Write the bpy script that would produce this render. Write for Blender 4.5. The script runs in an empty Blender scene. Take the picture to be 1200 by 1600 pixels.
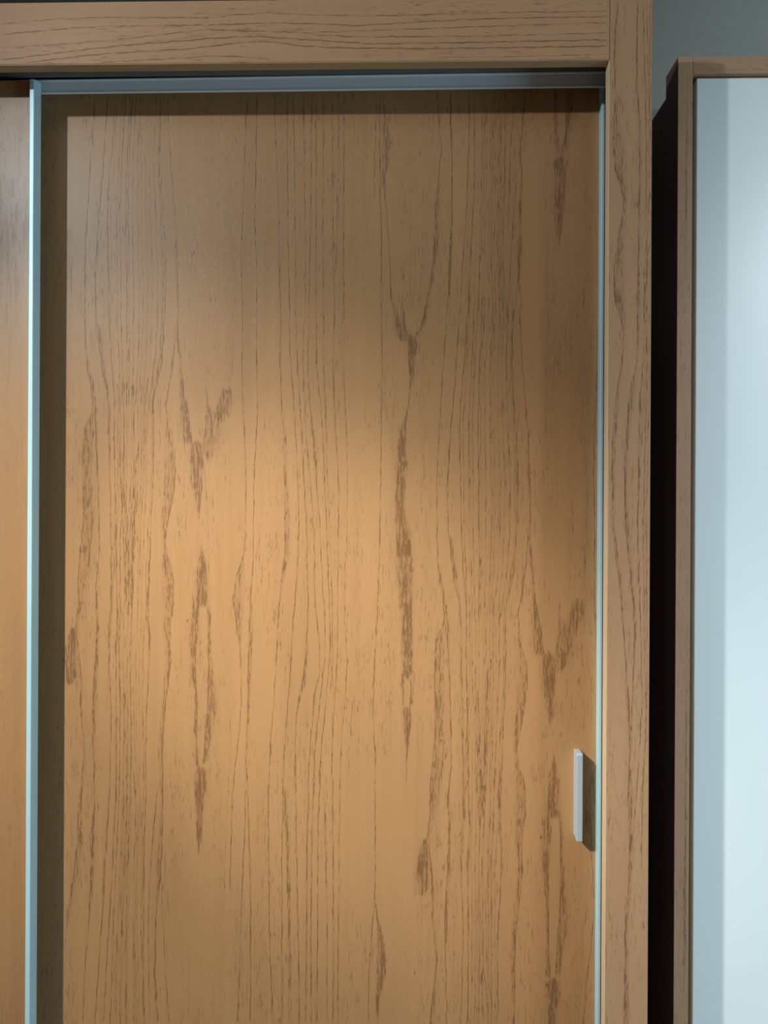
import bpy, bmesh, math
import numpy as np
from mathutils import Vector, Matrix

# ------------------------------------------------------------------ camera
scene = bpy.context.scene
C = scene.collection
cd = bpy.data.cameras.new('camera')
cam = bpy.data.objects.new('camera', cd)
C.objects.link(cam)
cd.sensor_fit = 'HORIZONTAL'
cd.sensor_width = 36.0
cd.lens = 36.0
cd.clip_start = 0.02
yaw, roll = math.radians(1.41), math.radians(0.29)
cam.matrix_world = (Matrix.Translation((0, -1.2, 1.5)) @ Matrix.Rotation(yaw, 4, 'Z')
                    @ Matrix.Rotation(math.radians(90), 4, 'X') @ Matrix.Rotation(roll, 4, 'Z'))
scene.camera = cam

# ------------------------------------------------------------------ world, lights, exposure
w = bpy.data.worlds.new('showroom')
scene.world = w
w.use_nodes = True
w.node_tree.nodes['Background'].inputs[0].default_value = (0.86, 0.86, 0.82, 1)
w.node_tree.nodes['Background'].inputs[1].default_value = 0.035

def light(name, kind, loc, target, energy, color, **kw):
    d = bpy.data.lights.new(name, kind)
    d.energy = energy
    d.color = color
    for k, v in kw.items():
        setattr(d, k, v)
    o = bpy.data.objects.new(name, d)
    C.objects.link(o)
    o.location = loc
    o.rotation_euler = (Vector(target) - Vector(loc)).to_track_quat('-Z', 'Y').to_euler()
    return o

LAMP = (-1.50, -1.50, 2.66)
# the showroom spotlight on the wardrobe: hot core, beam, cooler spill
light('spotlight_core', 'SPOT', LAMP, (-0.11, 0.10, 1.22), 205, (0.97, 0.99, 0.84),
      spot_size=math.radians(20.2), spot_blend=1.0, shadow_soft_size=0.03)
light('spotlight_beam', 'SPOT', LAMP, (-0.20, 0.10, 0.93), 250, (0.97, 1.0, 0.92),
      spot_size=math.radians(42.3), spot_blend=1.0, shadow_soft_size=0.03)
light('spotlight_spill', 'SPOT', LAMP, (0.451, 0.10, 2.131), 64, (0.88, 0.98, 1.0),
      spot_size=math.radians(51.6), spot_blend=0.628, shadow_soft_size=0.03)
# light scattered round the lamp head
light('spotlight_glow', 'POINT', LAMP, (0, 0, 0), 9, (0.78, 0.88, 1.0), shadow_soft_size=0.04)
# added fill behind the camera, sending bounce light up off the floor
light('floor_bounce_fill', 'SPOT', (0.0, -2.3, 2.87), (0.0, -2.3, 0), 45, (1.0, 0.97, 0.92),
      spot_size=math.radians(55), spot_blend=0.8, shadow_soft_size=0.05)
# daylight from the shop front, far to the right and low
light('shop_window', 'AREA', (3.3, -1.45, 0.6), (0.3, 0, 0.6), 42, (0.46, 0.80, 1.0),
      shape='RECTANGLE', size=1.4, size_y=1.1)
# a soft downlight over the neighbouring cabinet
light('downlight_cabinet', 'SPOT', (2.15, -1.9, 2.7), (1.75, 0.10, 1.5), 335, (0.86, 0.94, 0.98),
      spot_size=math.radians(70), spot_blend=1.0, shadow_soft_size=0.30)
# added soft fill above the camera, meant to brighten track and rail
light('overhead_fill', 'AREA', (-0.2, -1.45, 2.89), (-0.2, -1.45, 0), 2.6, (1.0, 0.95, 0.88),
      shape='RECTANGLE', size=2.0, size_y=0.8)
# unseen fill behind the cabinets, added to lift ceiling and wall
light('ceiling_wash_fill', 'AREA', (2.3, 0.95, 1.9), (2.0, 0.95, 2.95), 1.8, (1.0, 0.95, 0.86),
      shape='DISK', size=0.4)

vs = scene.view_settings
scene.display_settings.display_device = 'sRGB'
vs.view_transform = 'Standard'
vs.look = 'None'
vs.exposure = 0.0
vs.gamma = 1.0
vs.use_curve_mapping = False

# ------------------------------------------------------------------ materials
def new_mat(name):
    m = bpy.data.materials.new(name)
    m.use_nodes = True
    nt = m.node_tree
    return m, nt, nt.nodes['Principled BSDF']

def mth(nt, op, a, b=None, clamp=False):
    n = nt.nodes.new('ShaderNodeMath')
    n.operation = op
    n.use_clamp = clamp
    for i, v in enumerate((a, b)):
        if v is None:
            continue
        if isinstance(v, (int, float)):
            n.inputs[i].default_value = v
        else:
            nt.links.new(v, n.inputs[i])
    return n.outputs[0]

def noise(nt, vec, scale, detail=2.0, rough=0.5):
    mp = nt.nodes.new('ShaderNodeMapping')
    mp.inputs['Scale'].default_value = scale
    nt.links.new(vec, mp.inputs['Vector'])
    n = nt.nodes.new('ShaderNodeTexNoise')
    n.inputs['Scale'].default_value = 1.0
    n.inputs['Detail'].default_value = detail
    n.inputs['Roughness'].default_value = rough
    nt.links.new(mp.outputs[0], n.inputs['Vector'])
    return n.outputs[0]

def smooth(nt, v, lo, hi):
    n = nt.nodes.new('ShaderNodeMapRange')
    n.interpolation_type = 'SMOOTHSTEP'
    n.inputs['From Min'].default_value = lo
    n.inputs['From Max'].default_value = hi
    nt.links.new(v, n.inputs['Value'])
    return n.outputs[0]

def wood(name, base, dark, grain_axis='Z', figured=False, streak=0.0, rough=0.42, pore=0.55, spec=0.35):
    m, nt, p = new_mat(name)
    tc = nt.nodes.new('ShaderNodeTexCoord')
    o = tc.outputs['Object']
    def sc(across, along):
        return {'Z': (across, across, along), 'X': (along, across, across), 'Y': (across, along, across)}[grain_axis]
    fine = noise(nt, o, sc(820, 75), 3.0, 0.6)
    mid = noise(nt, o, sc(240, 26), 2.0, 0.5)
    tone = noise(nt, o, sc(9, 1.6), 2.0, 0.5)
    v = mth(nt, 'MULTIPLY', mth(nt, 'SUBTRACT', fine, 0.5), 2.0)
    v2 = mth(nt, 'MULTIPLY', mth(nt, 'SUBTRACT', mid, 0.5), 1.5)
    jit = mth(nt, 'ADD', v, v2)
    if figured:
        at = nt.nodes.new('ShaderNodeAttribute')
        at.attribute_name = 'grain'
        F = at.outputs['Fac']
    else:
        st = noise(nt, o, sc(95, 1.1), 2.0, 0.55)
        F = mth(nt, 'MULTIPLY', smooth(nt, st, 0.50, 0.72), streak)
    f = smooth(nt, mth(nt, 'ADD', F, jit), 0.46, 0.80)
    # faint body of the latewood under the pores
    body = mth(nt, 'MULTIPLY', F, 0.30)
    amt = mth(nt, 'MAXIMUM', mth(nt, 'MULTIPLY', f, 0.86), body)
    pores = mth(nt, 'MULTIPLY', mth(nt, 'MULTIPLY', smooth(nt, jit, 0.12, 0.36), smooth(nt, noise(nt, o, sc(26, 5), 2.0), 0.38, 0.6)), pore)
    amt = mth(nt, 'MAXIMUM', amt, pores)
    mix = nt.nodes.new('ShaderNodeMix')
    mix.data_type = 'RGBA'
    nt.links.new(amt, mix.inputs[0])
    mix.inputs[6].default_value = (*base, 1)
    mix.inputs[7].default_value = (*dark, 1)
    # slow tone variation of the veneer
    tone = mth(nt, 'ADD', mth(nt, 'MULTIPLY', tone, 0.6), mth(nt, 'MULTIPLY', noise(nt, o, sc(70, 1.5), 3.0, 0.6), 0.4))
    tv = nt.nodes.new('ShaderNodeMapRange')
    tv.inputs['From Min'].default_value = 0.3
    tv.inputs['From Max'].default_value = 0.7
    tv.inputs['To Min'].default_value = 0.90
    tv.inputs['To Max'].default_value = 1.10
    nt.links.new(tone, tv.inputs['Value'])
    hs = nt.nodes.new('ShaderNodeHueSaturation')
    nt.links.new(tv.outputs[0], hs.inputs['Value'])
    nt.links.new(mix.outputs[2], hs.inputs['Color'])
    nt.links.new(hs.outputs[0], p.inputs['Base Color'])
    p.inputs['Roughness'].default_value = rough
    p.inputs['Specular IOR Level'].default_value = spec
    b = nt.nodes.new('ShaderNodeBump')
    b.inputs['Strength'].default_value = 0.25
    b.inputs['Distance'].default_value = 0.0004
    nt.links.new(mth(nt, 'SUBTRACT', 1.0, amt), b.inputs['Height'])
    nt.links.new(b.outputs[0], p.inputs['Normal'])
    return m

def plain(name, col, rough=0.5, metal=0.0, spec=0.5, var=0.04, scale=(40, 40, 40), bump=0.0):
    m, nt, p = new_mat(name)
    tc = nt.nodes.new('ShaderNodeTexCoord')
    n = noise(nt, tc.outputs['Object'], scale, 3.0)
    mr = nt.nodes.new('ShaderNodeMapRange')
    mr.inputs['From Min'].default_value = 0.3
    mr.inputs['From Max'].default_value = 0.7
    mr.inputs['To Min'].default_value = 1 - var
    mr.inputs['To Max'].default_value = 1 + var
    nt.links.new(n, mr.inputs['Value'])
    hs = nt.nodes.new('ShaderNodeHueSaturation')
    hs.inputs['Color'].default_value = (*col, 1)
    nt.links.new(mr.outputs[0], hs.inputs['Value'])
    nt.links.new(hs.outputs[0], p.inputs['Base Color'])
    p.inputs['Roughness'].default_value = rough
    p.inputs['Metallic'].default_value = metal
    p.inputs['Specular IOR Level'].default_value = spec
    if bump:
        b = nt.nodes.new('ShaderNodeBump')
        b.inputs['Strength'].default_value = bump
        b.inputs['Distance'].default_value = 0.0005
        nt.links.new(n, b.inputs['Height'])
        nt.links.new(b.outputs[0], p.inputs['Normal'])
    return m

BASE, DARK = (0.48, 0.250, 0.110), (0.21, 0.095, 0.037)
FBASE = (0.52, 0.282, 0.152)
M = {
    'wood_figured': wood('figured_teak_veneer', BASE, DARK, 'Z', True, rough=0.37, spec=0.5),
    'wood_rail': wood('rail_teak_veneer', FBASE, DARK, 'X', True, rough=0.45),
    'wood_stile': wood('stile_teak_veneer', FBASE, DARK, 'Z', True, rough=0.45),
    'wood_plain': wood('plain_teak_veneer', (0.48, 0.25, 0.11), (0.26, 0.13, 0.055), 'Z', False, 0.15, rough=0.36, pore=0.3, spec=0.8),
    'edge_band': wood('lamplit_edge_band', (0.86, 0.66, 0.42), (0.66, 0.48, 0.28), 'Z', False, 0.4, rough=0.45),  # pale tone paints in the lamp light falling on the inner face
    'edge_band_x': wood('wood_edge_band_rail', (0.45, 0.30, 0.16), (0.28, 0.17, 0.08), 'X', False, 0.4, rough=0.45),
    'oak': wood('brown_oak_laminate', (0.49, 0.285, 0.17), (0.23, 0.125, 0.07), 'Z', False, 0.85, rough=0.5),
    'oak_x': wood('brown_oak_laminate_rail', (0.49, 0.285, 0.17), (0.23, 0.125, 0.07), 'X', False, 0.6, rough=0.5),
    'dark_side': wood('dark_wenge_laminate', (0.12, 0.075, 0.065), (0.06, 0.035, 0.03), 'Z', False, 0.4, rough=0.5),
    'alu': plain('anodised_aluminium', (0.62, 0.90, 1.0), 0.36, 0.15, 0.5, 0.03, (900, 900, 6)),
    'alu_x': plain('anodised_aluminium_track', (0.93, 0.97, 1.0), 0.3, 0.0, 0.5, 0.03, (6, 900, 900)),
    'handle': plain('satin_metal_handle', (0.60, 0.72, 0.84), 0.35, 0.3, 0.5, 0.02, (500, 500, 20)),
    'track_dark': plain('dark_track_recess', (0.30, 0.26, 0.23), 0.5),
    'white': plain('pale_lacquered_panel', (0.83, 0.89, 0.90), 0.3, 0.0, 0.5, 0.01, (6, 6, 3)),
    'carcase': plain('dark_carcase_board', (0.05, 0.035, 0.03), 0.7),
    'wall': plain('grey_painted_wall', (0.30, 0.31, 0.285), 0.85, bump=0.2, var=0.03, scale=(30, 30, 30)),
    'ceiling': plain('grey_painted_ceiling', (0.66, 0.62, 0.55), 0.85, bump=0.2, var=0.03, scale=(30, 30, 30)),
    'floor': plain('grey_floor', (0.60, 0.55, 0.50), 0.4, var=0.06, scale=(3, 3, 3)),
    'knot': plain('dark_knot', (0.06, 0.03, 0.015), 0.7),
}

# ------------------------------------------------------------------ mesh helpers
def add_box(bm, lo, hi, bev=0.0, seg=2):
    vs_ = [bm.verts.new((x, y, z)) for x in (lo[0], hi[0]) for y in (lo[1], hi[1]) for z in (lo[2], hi[2])]
    fs = [(0, 1, 3, 2), (4, 6, 7, 5), (0, 4, 5, 1), (2, 3, 7, 6), (0, 2, 6, 4), (1, 5, 7, 3)]
    faces = [bm.faces.new([vs_[i] for i in f]) for f in fs]
    if bev:
        es = {e for f in faces for e in f.edges}
        bmesh.ops.bevel(bm, geom=list(es), offset=bev, segments=seg, affect='EDGES', profile=0.5)
    return bm

def add_extrusion(bm, prof, a, b, axis):
    """closed profile of 2-D points extruded from a to b; axis 'Z': profile (x, y); axis 'X': profile (y, z)"""
    def pt(p, t):
        return (p[0], p[1], t) if axis == 'Z' else (t, p[0], p[1])
    A = [bm.verts.new(pt(p, a)) for p in prof]
    B = [bm.verts.new(pt(p, b)) for p in prof]
    n = len(prof)
    for i in range(n):
        bm.faces.new((A[i], A[(i + 1) % n], B[(i + 1) % n], B[i]))
    bm.faces.new(A[::-1])
    bm.faces.new(B)
    return bm

def obj(name, bm, mat, parent=None, origin=None):
    if isinstance(bm, bmesh.types.BMesh):
        bmesh.ops.recalc_face_normals(bm, faces=bm.faces)
        me = bpy.data.meshes.new(name)
        bm.to_mesh(me)
        bm.free()
    else:
        me = bm
    me.materials.append(mat)
    o = bpy.data.objects.new(name, me)
    C.objects.link(o)
    if parent:
        o.parent = parent
    return o

def box(name, lo, hi, mat, parent=None, bev=0.0):
    return obj(name, add_box(bmesh.new(), lo, hi, bev), mat, parent)

def thing(name, label, cat, group=None):
    o = bpy.data.objects.new(name, None)
    C.objects.link(o)
    o['label'] = label
    o['category'] = cat
    if group:
        o['group'] = group
    return o

def struct(name, lo, hi, mat):
    o = box(name, lo, hi, mat)
    o['kind'] = 'structure'
    return o

# ------------------------------------------------------------------ grain figure (millimetres in the board plane)
# line = core, fade, then along,across,low-side width,high-side width ...
DOOR_GRAIN="""0.8 0.5 781,-572.4,1.5,1.5 809,-568.7,3.8,3.8 842,-565.0,2.0,6.3 878,-560.0,1.3,8.8 906,-556.3,2.0,9.6 929,-553.3,2.5,9.6 975,-552.8,1.3,7.6 1014,-550.4,1.3,6.3 1015,-549.1,1.3,5.1 1055,-545.5,1.3,3.0 1091,-541.8,2.5,1.3 1127,-545.8,1.3,2.5 1165,-548.6,3.8,2.0 1191,-547.4,3.8,1.3 1211,-547.5,6.3,1.5 1242,-550.3,3.8,1.5 1277,-555.1,5.1,1.3 1308,-558.4,2.0,5.1 1344,-553.9,2.5,10.1 1382,-554.9,1.3,17.7 1420,-551.7,1.3,22.7 1480,-546.3,1.3,20.2 1519,-546.5,1.3,19.0 1570,-548.6,1.3,17.7 1608,-547.8,1.3,19.0 1641,-544.6,1.3,15.2 1659,-535.7,1.3,8.8 1675,-530.8,1.3,2.5 1715,-534.1,1.3,5.1 1736,-539.9,1.3,6.3 1774,-543.2,1.0,1.0 1825,-545.0,1.0,1.0 1924,-545.5,1.0,1.0 1975,-543.2,1.0,2.0 2026,-540.1,1.0,1.0 2077,-537.8,1.0,1.0 2128,-534.2,0.9,2.5 2171,-531.3,1.0,1.0 2209,-530.7,1.5,2.0
0.8 0.5 435,31.0,1.5,1.5 463,34.6,3.8,3.8 496,38.2,2.0,6.3 531,43.1,1.3,8.8 559,46.7,2.0,9.6 582,49.6,2.5,9.6 627,50.2,1.3,7.6 665,52.5,1.3,6.3 667,53.7,1.3,5.1 706,57.3,1.3,3.0 742,60.9,2.5,1.3 777,57.0,1.3,2.5 815,54.3,3.8,2.0 840,55.4,3.8,1.3 860,55.3,6.3,1.5 890,52.6,3.8,1.5 926,47.9,5.1,1.3 956,44.7,2.0,5.1 991,49.1,2.5,10.1 1029,48.1,1.3,17.7 1067,51.2,1.3,22.7 1127,56.5,1.3,20.2 1165,56.3,1.3,19.0 1215,54.3,1.3,17.7 1253,55.1,1.3,19.0 1286,58.2,1.3,15.2 1304,66.9,1.3,8.8 1319,71.6,1.3,2.5 1359,68.4,1.3,5.1 1379,62.8,1.3,6.3 1417,59.5,1.0,1.0 1467,57.8,1.0,1.0 1565,57.3,1.0,1.0 1615,59.5,1.0,2.0 1666,62.6,1.0,1.0 1716,64.8,1.0,1.0 1767,68.4,0.9,2.5 1810,71.2,1.0,1.0 1848,71.7,1.5,2.0
0.9 0.8 1198,-569.4,2.0,2.0 1216,-566.9,8.8,11.4 1241,-567.0,12.6,10.6 1267,-564.6,11.4,8.8 1292,-563.4,6.3,5.1 1305,-560.9,1.3,1.3
0.9 0.8 847,33.9,2.0,2.0 865,36.4,8.8,11.4 890,36.2,12.6,10.6 915,38.6,11.4,8.8 941,39.8,6.3,5.1 953,42.2,1.3,1.3
0.8 0.5 622,-521.8,1.0,1.0 669,-519.0,1.0,1.0 721,-515.4,1.0,1.0 772,-513.1,1.0,1.0 810,-509.4,2.5,1.0 861,-507.1,3.5,1.0 912,-504.8,3.5,1.0 963,-501.2,3.5,1.3 1016,-498.9,1.0,1.0 1027,-497.6,1.0,1.0 1076,-497.9,1.0,1.0 1127,-496.1,1.0,1.0 1178,-497.1,1.3,1.3 1217,-499.9,1.0,1.0 1255,-500.1,2.5,2.5 1306,-501.6,2.0,5.1 1331,-497.9,2.5,4.5 1382,-498.2,1.5,5.1 1421,-497.6,1.0,3.0 1481,-499.4,1.3,3.0 1519,-498.9,1.0,1.0 1570,-501.7,1.3,3.0 1621,-502.7,1.0,3.5 1672,-504.0,1.3,3.5 1705,-506.3,1.5,3.0 1736,-514.1,1.3,5.6 1774,-519.5,1.0,6.1 1812,-523.6,1.0,5.6 1825,-525.4,1.0,1.0 1860,-526.4,1.0,1.0 1911,-527.4,1.3,3.5 1949,-525.0,1.0,1.0 2000,-521.9,1.0,1.0 2038,-518.3,1.0,1.0 2089,-514.7,1.0,1.0 2128,-512.3,1.3,1.5 2171,-509.9,1.0,1.0 2209,-507.5,1.0,1.0
0.8 0.5 278,80.4,1.0,1.0 325,83.2,1.0,1.0 376,86.7,1.0,1.0 426,89.0,1.0,1.0 464,92.6,2.5,1.0 515,94.8,3.5,1.0 565,97.1,3.5,1.0 616,100.6,3.5,1.3 668,102.9,1.0,1.0 679,104.1,1.0,1.0 727,103.8,1.0,1.0 778,105.6,1.0,1.0 828,104.6,1.3,1.3 866,101.9,1.0,1.0 904,101.7,2.5,2.5 954,100.2,2.0,5.1 980,103.8,2.5,4.5 1030,103.5,1.5,5.1 1068,104.1,1.0,3.0 1127,102.3,1.3,3.0 1165,102.9,1.0,1.0 1216,100.1,1.3,3.0 1266,99.1,1.0,3.5 1316,97.8,1.3,3.5 1349,95.6,1.5,3.0 1379,87.9,1.3,5.6 1417,82.7,1.0,6.1 1455,78.7,1.0,5.6 1468,76.9,1.0,1.0 1502,76.0,1.0,1.0 1552,75.0,1.3,3.5 1590,77.3,1.0,1.0 1641,80.3,1.0,1.0 1679,83.9,1.0,1.0 1729,87.4,1.0,1.0 1767,89.8,1.3,1.5 1810,92.1,1.0,1.0 1848,94.4,1.0,1.0
0.8 0.55 622,-542.0,1.0,1.0 669,-540.9,1.0,1.0 720,-539.4,1.0,1.0 771,-535.0,1.0,1.0 822,-532.1,1.3,3.0 873,-530.3,1.5,4.5 912,-528.0,3.5,5.1 963,-525.1,4.5,2.5 1022,-523.9,1.0,1.0 1027,-525.5,2.5,2.0 1063,-524.9,1.5,1.5 1114,-527.7,1.0,3.0 1165,-528.7,1.0,6.6 1203,-526.9,1.3,6.1 1255,-523.3,2.0,4.5 1318,-522.3,1.0,3.5 1369,-524.4,1.3,3.5 1405,-520.2,3.5,1.3 1420,-518.2,2.0,1.3 1506,-519.4,2.0,1.5 1570,-522.3,1.5,2.5 1621,-525.1,1.0,3.0 1672,-526.7,1.0,3.5 1705,-528.2,1.0,2.0
0.8 0.55 277,60.8,1.0,1.0 324,61.8,1.0,1.0 375,63.3,1.0,1.0 426,67.6,1.0,1.0 476,70.3,1.3,3.0 527,72.1,1.5,4.5 565,74.4,3.5,5.1 615,77.2,4.5,2.5 674,78.4,1.0,1.0 678,76.9,2.5,2.0 714,77.4,1.5,1.5 765,74.7,1.0,3.0 815,73.7,1.0,6.6 853,75.5,1.3,6.1 903,79.0,2.0,4.5 967,80.0,1.0,3.5 1017,77.9,1.3,3.5 1052,82.0,3.5,1.3 1067,84.0,2.0,1.3 1152,82.8,2.0,1.5 1215,80.0,1.5,2.5 1266,77.2,1.0,3.0 1316,75.7,1.0,3.5 1349,74.2,1.0,2.0
0.8 0.5 622,-507.2,1.0,1.0 670,-504.8,1.0,1.0 721,-502.5,1.0,1.0 772,-499.4,1.0,1.0 823,-496.6,1.0,1.0 861,-494.2,1.0,1.0 900,-491.8,3.0,1.0 951,-490.8,3.0,1.0 989,-488.4,1.0,1.0 1016,-487.3,1.0,1.0 1027,-487.4,1.0,1.0 1115,-487.3,1.0,1.0 1191,-488.2,1.0,1.0 1268,-488.6,3.5,3.5 1319,-486.8,1.0,3.5 1421,-489.4,1.0,1.0 1519,-491.2,1.0,1.0 1570,-492.2,1.0,1.0 1621,-493.5,1.0,3.0 1672,-493.2,1.0,1.0 1710,-494.7,1.0,1.0 1754,-499.3,1.0,1.0 1800,-501.1,1.0,1.0 1825,-503.0,1.0,1.0 1898,-504.2,1.0,1.0 1949,-505.4,1.0,1.0 2000,-506.5,1.0,1.0 2051,-505.5,1.3,3.5 2089,-501.8,1.0,1.0 2128,-498.1,1.0,1.0 2171,-496.3,1.0,1.0 2199,-494.6,1.0,1.0
0.8 0.5 278,94.8,1.0,1.0 325,97.0,1.0,1.0 376,99.3,1.0,1.0 426,102.3,1.0,1.0 477,105.1,1.0,1.0 515,107.4,1.0,1.0 553,109.7,3.0,1.0 603,110.7,3.0,1.0 641,113.1,1.0,1.0 668,114.2,1.0,1.0 679,114.1,1.0,1.0 765,114.2,1.0,1.0 841,113.3,1.0,1.0 917,112.9,3.5,3.5 967,114.7,1.0,3.5 1068,112.2,1.0,1.0 1165,110.4,1.0,1.0 1216,109.4,1.0,1.0 1266,108.1,1.0,3.0 1316,108.4,1.0,1.0 1354,106.9,1.0,1.0 1397,102.5,1.0,1.0 1443,100.7,1.0,1.0 1468,98.8,1.0,1.0 1540,97.7,1.0,1.0 1590,96.4,1.0,1.0 1641,95.4,1.0,1.0 1691,96.4,1.3,3.5 1729,100.0,1.0,1.0 1767,103.6,1.0,1.0 1810,105.4,1.0,1.0 1837,107.0,1.0,1.0
0.8 0.5 624,-439.0,1.0,1.0 824,-438.8,1.0,1.0 926,-438.5,1.0,1.0 977,-437.0,1.0,1.0 1024,-435.4,1.0,1.0 1028,-435.9,1.0,1.0 1090,-436.8,1.0,1.0 1153,-436.1,1.0,1.0 1217,-432.3,2.0,1.0 1281,-430.0,3.5,1.0 1314,-433.5,4.0,1.0 1357,-433.0,4.0,1.0 1413,-431.5,4.0,1.3 1421,-430.8,1.0,1.0 1494,-429.3,2.0,1.0 1545,-426.3,2.5,1.0 1621,-425.6,3.0,1.0 1685,-426.5,2.0,1.3 1710,-422.7,3.5,1.3 1736,-415.2,5.6,1.3 1761,-411.4,5.1,1.3 1812,-409.1,1.0,1.0 1825,-407.9,1.0,1.0 1860,-406.8,1.0,1.0 1910,-405.8,3.5,1.0 1961,-407.3,2.5,1.0 2012,-411.4,1.0,1.0 2076,-415.6,1.0,1.0 2114,-417.1,1.0,1.0 2170,-416.1,1.0,1.0 2209,-413.7,1.0,1.0
0.8 0.5 280,161.4,1.0,1.0 478,161.6,1.0,1.0 579,161.9,1.0,1.0 630,163.4,1.0,1.0 676,164.9,1.0,1.0 680,164.4,1.0,1.0 741,163.6,1.0,1.0 804,164.3,1.0,1.0 867,168.0,2.0,1.0 930,170.2,3.5,1.0 963,166.7,4.0,1.0 1006,167.3,4.0,1.0 1061,168.7,4.0,1.3 1069,169.5,1.0,1.0 1141,170.8,2.0,1.0 1191,173.9,2.5,1.0 1267,174.5,3.0,1.0 1330,173.7,2.0,1.3 1355,177.3,3.5,1.3 1380,184.7,5.6,1.3 1405,188.3,5.1,1.3 1456,190.6,1.0,1.0 1468,191.8,1.0,1.0 1502,192.9,1.0,1.0 1553,193.9,3.5,1.0 1603,192.4,2.5,1.0 1653,188.3,1.0,1.0 1716,184.3,1.0,1.0 1754,182.8,1.0,1.0 1810,183.8,1.0,1.0 1847,186.1,1.0,1.0
0.7 0.5 624,-428.2,1.0,1.0 722,-429.8,1.0,1.0 799,-430.9,2.0,1.0 850,-429.4,1.0,1.0 888,-427.5,1.0,1.0 939,-423.9,1.0,1.0 990,-419.1,2.0,1.0 1028,-415.4,1.0,1.0
0.7 0.5 281,171.9,1.0,1.0 378,170.4,1.0,1.0 453,169.3,2.0,1.0 504,170.8,1.0,1.0 542,172.6,1.0,1.0 592,176.1,1.0,1.0 643,180.9,2.0,1.0 680,184.5,1.0,1.0
0.8 0.5 624,-413.3,3.5,1.0 722,-419.0,3.0,1.0 773,-418.0,3.0,1.0 824,-416.9,1.5,1.3 870,-410.8,6.1,2.5 914,-408.4,7.1,1.5 965,-407.4,5.1,1.3 1016,-407.1,2.5,1.3 1024,-406.4,5.1,1.3 1090,-408.0,7.1,1.3 1141,-405.7,5.6,1.3 1179,-402.1,5.6,1.5 1205,-398.3,7.6,1.3 1243,-394.7,7.6,1.3 1269,-396.1,7.6,1.5 1307,-395.0,12.1,1.3 1345,-390.1,18.2,1.3 1383,-390.3,17.2,1.3 1406,-394.2,15.7,1.3 1425,-401.5,8.1,1.3 1448,-405.2,4.0,1.3 1469,-403.5,8.1,1.3 1497,-397.3,13.9,1.3 1532,-391.0,16.4,1.3 1570,-387.9,17.7,1.3 1601,-389.6,15.2,1.3 1624,-397.9,7.1,1.3 1647,-402.7,2.5,1.3 1657,-402.7,1.0,1.0 1682,-404.6,1.0,1.0 1713,-399.7,1.0,1.0 1736,-394.6,4.0,1.0 1774,-390.5,3.0,1.3 1817,-388.6,2.0,1.3 1825,-384.1,1.0,1.0 1898,-385.2,4.0,1.3 1949,-386.8,4.0,1.3 2000,-389.6,1.0,3.0 2038,-393.6,1.5,1.5 2101,-399.1,1.0,2.0 2170,-403.3,1.0,2.0 2208,-404.7,1.0,1.0
0.8 0.5 281,186.5,3.5,1.0 378,181.0,3.0,1.0 428,182.0,3.0,1.0 479,183.0,1.5,1.3 524,189.0,6.1,2.5 567,191.3,7.1,1.5 618,192.3,5.1,1.3 668,192.6,2.5,1.3 676,193.3,5.1,1.3 742,191.7,7.1,1.3 792,193.9,5.6,1.3 830,197.5,5.6,1.5 855,201.1,7.6,1.3 893,204.7,7.6,1.3 918,203.3,7.6,1.5 956,204.4,12.1,1.3 994,209.2,18.2,1.3 1031,209.0,17.2,1.3 1054,205.2,15.7,1.3 1073,198.0,8.1,1.3 1096,194.4,4.0,1.3 1116,196.1,8.1,1.3 1144,202.2,13.9,1.3 1179,208.3,16.4,1.3 1217,211.3,17.7,1.3 1247,209.7,15.2,1.3 1269,201.6,7.1,1.3 1292,196.9,2.5,1.3 1302,196.9,1.0,1.0 1327,195.0,1.0,1.0 1358,199.9,1.0,1.0 1380,204.8,4.0,1.0 1418,208.8,3.0,1.3 1461,210.6,2.0,1.3 1468,215.1,1.0,1.0 1540,214.0,4.0,1.3 1591,212.5,4.0,1.3 1641,209.7,1.0,3.0 1679,205.8,1.5,1.5 1742,200.4,1.0,2.0 1810,196.3,1.0,2.0 1847,194.9,1.0,1.0
0.7 0.5 625,-394.1,1.0,1.0 672,-397.7,1.0,1.0 736,-402.4,2.5,1.0 774,-403.8,1.0,1.0 825,-406.7,1.0,1.0 863,-408.1,1.3,2.0
0.7 0.5 282,205.3,1.0,1.0 328,201.8,1.0,1.0 391,197.2,2.5,1.0 429,195.8,1.0,1.0 479,193.0,1.0,1.0 517,191.6,1.3,2.0
0.8 0.6 1609,-359.4,12.6,2.0 1634,-362.1,19.0,1.3 1667,-366.1,13.9,1.5 1703,-374.0,5.6,2.0 1749,-379.3,3.0,2.5 1774,-383.8,2.5,4.0 1825,-385.6,2.5,1.3
0.8 0.6 1255,239.2,12.6,2.0 1280,236.6,19.0,1.3 1313,232.7,13.9,1.5 1348,225.0,5.6,2.0 1393,219.7,3.0,2.5 1418,215.3,2.5,4.0 1468,213.6,2.5,1.3
0.9 0.8 1489,-347.3,2.0,2.0 1520,-347.4,6.6,5.1 1545,-348.8,10.6,7.6 1571,-349.0,12.6,9.6 1596,-349.9,15.7,13.1 1609,-350.4,12.6,10.1 1624,-351.8,2.5,2.5
0.9 0.8 1137,251.1,2.0,2.0 1167,250.9,6.6,5.1 1192,249.5,10.6,7.6 1217,249.4,12.6,9.6 1242,248.5,15.7,13.1 1255,248.0,12.6,10.1 1270,246.6,2.5,2.5
0.7 0.66 1583,-341.4,5.1,15.2 1604,-338.9,5.1,24.0 1621,-336.9,3.8,31.6 1642,-334.5,3.8,27.8 1660,-333.3,3.8,15.2 1683,-334.2,2.0,3.5 1708,-333.0,1.0,1.0
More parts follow.
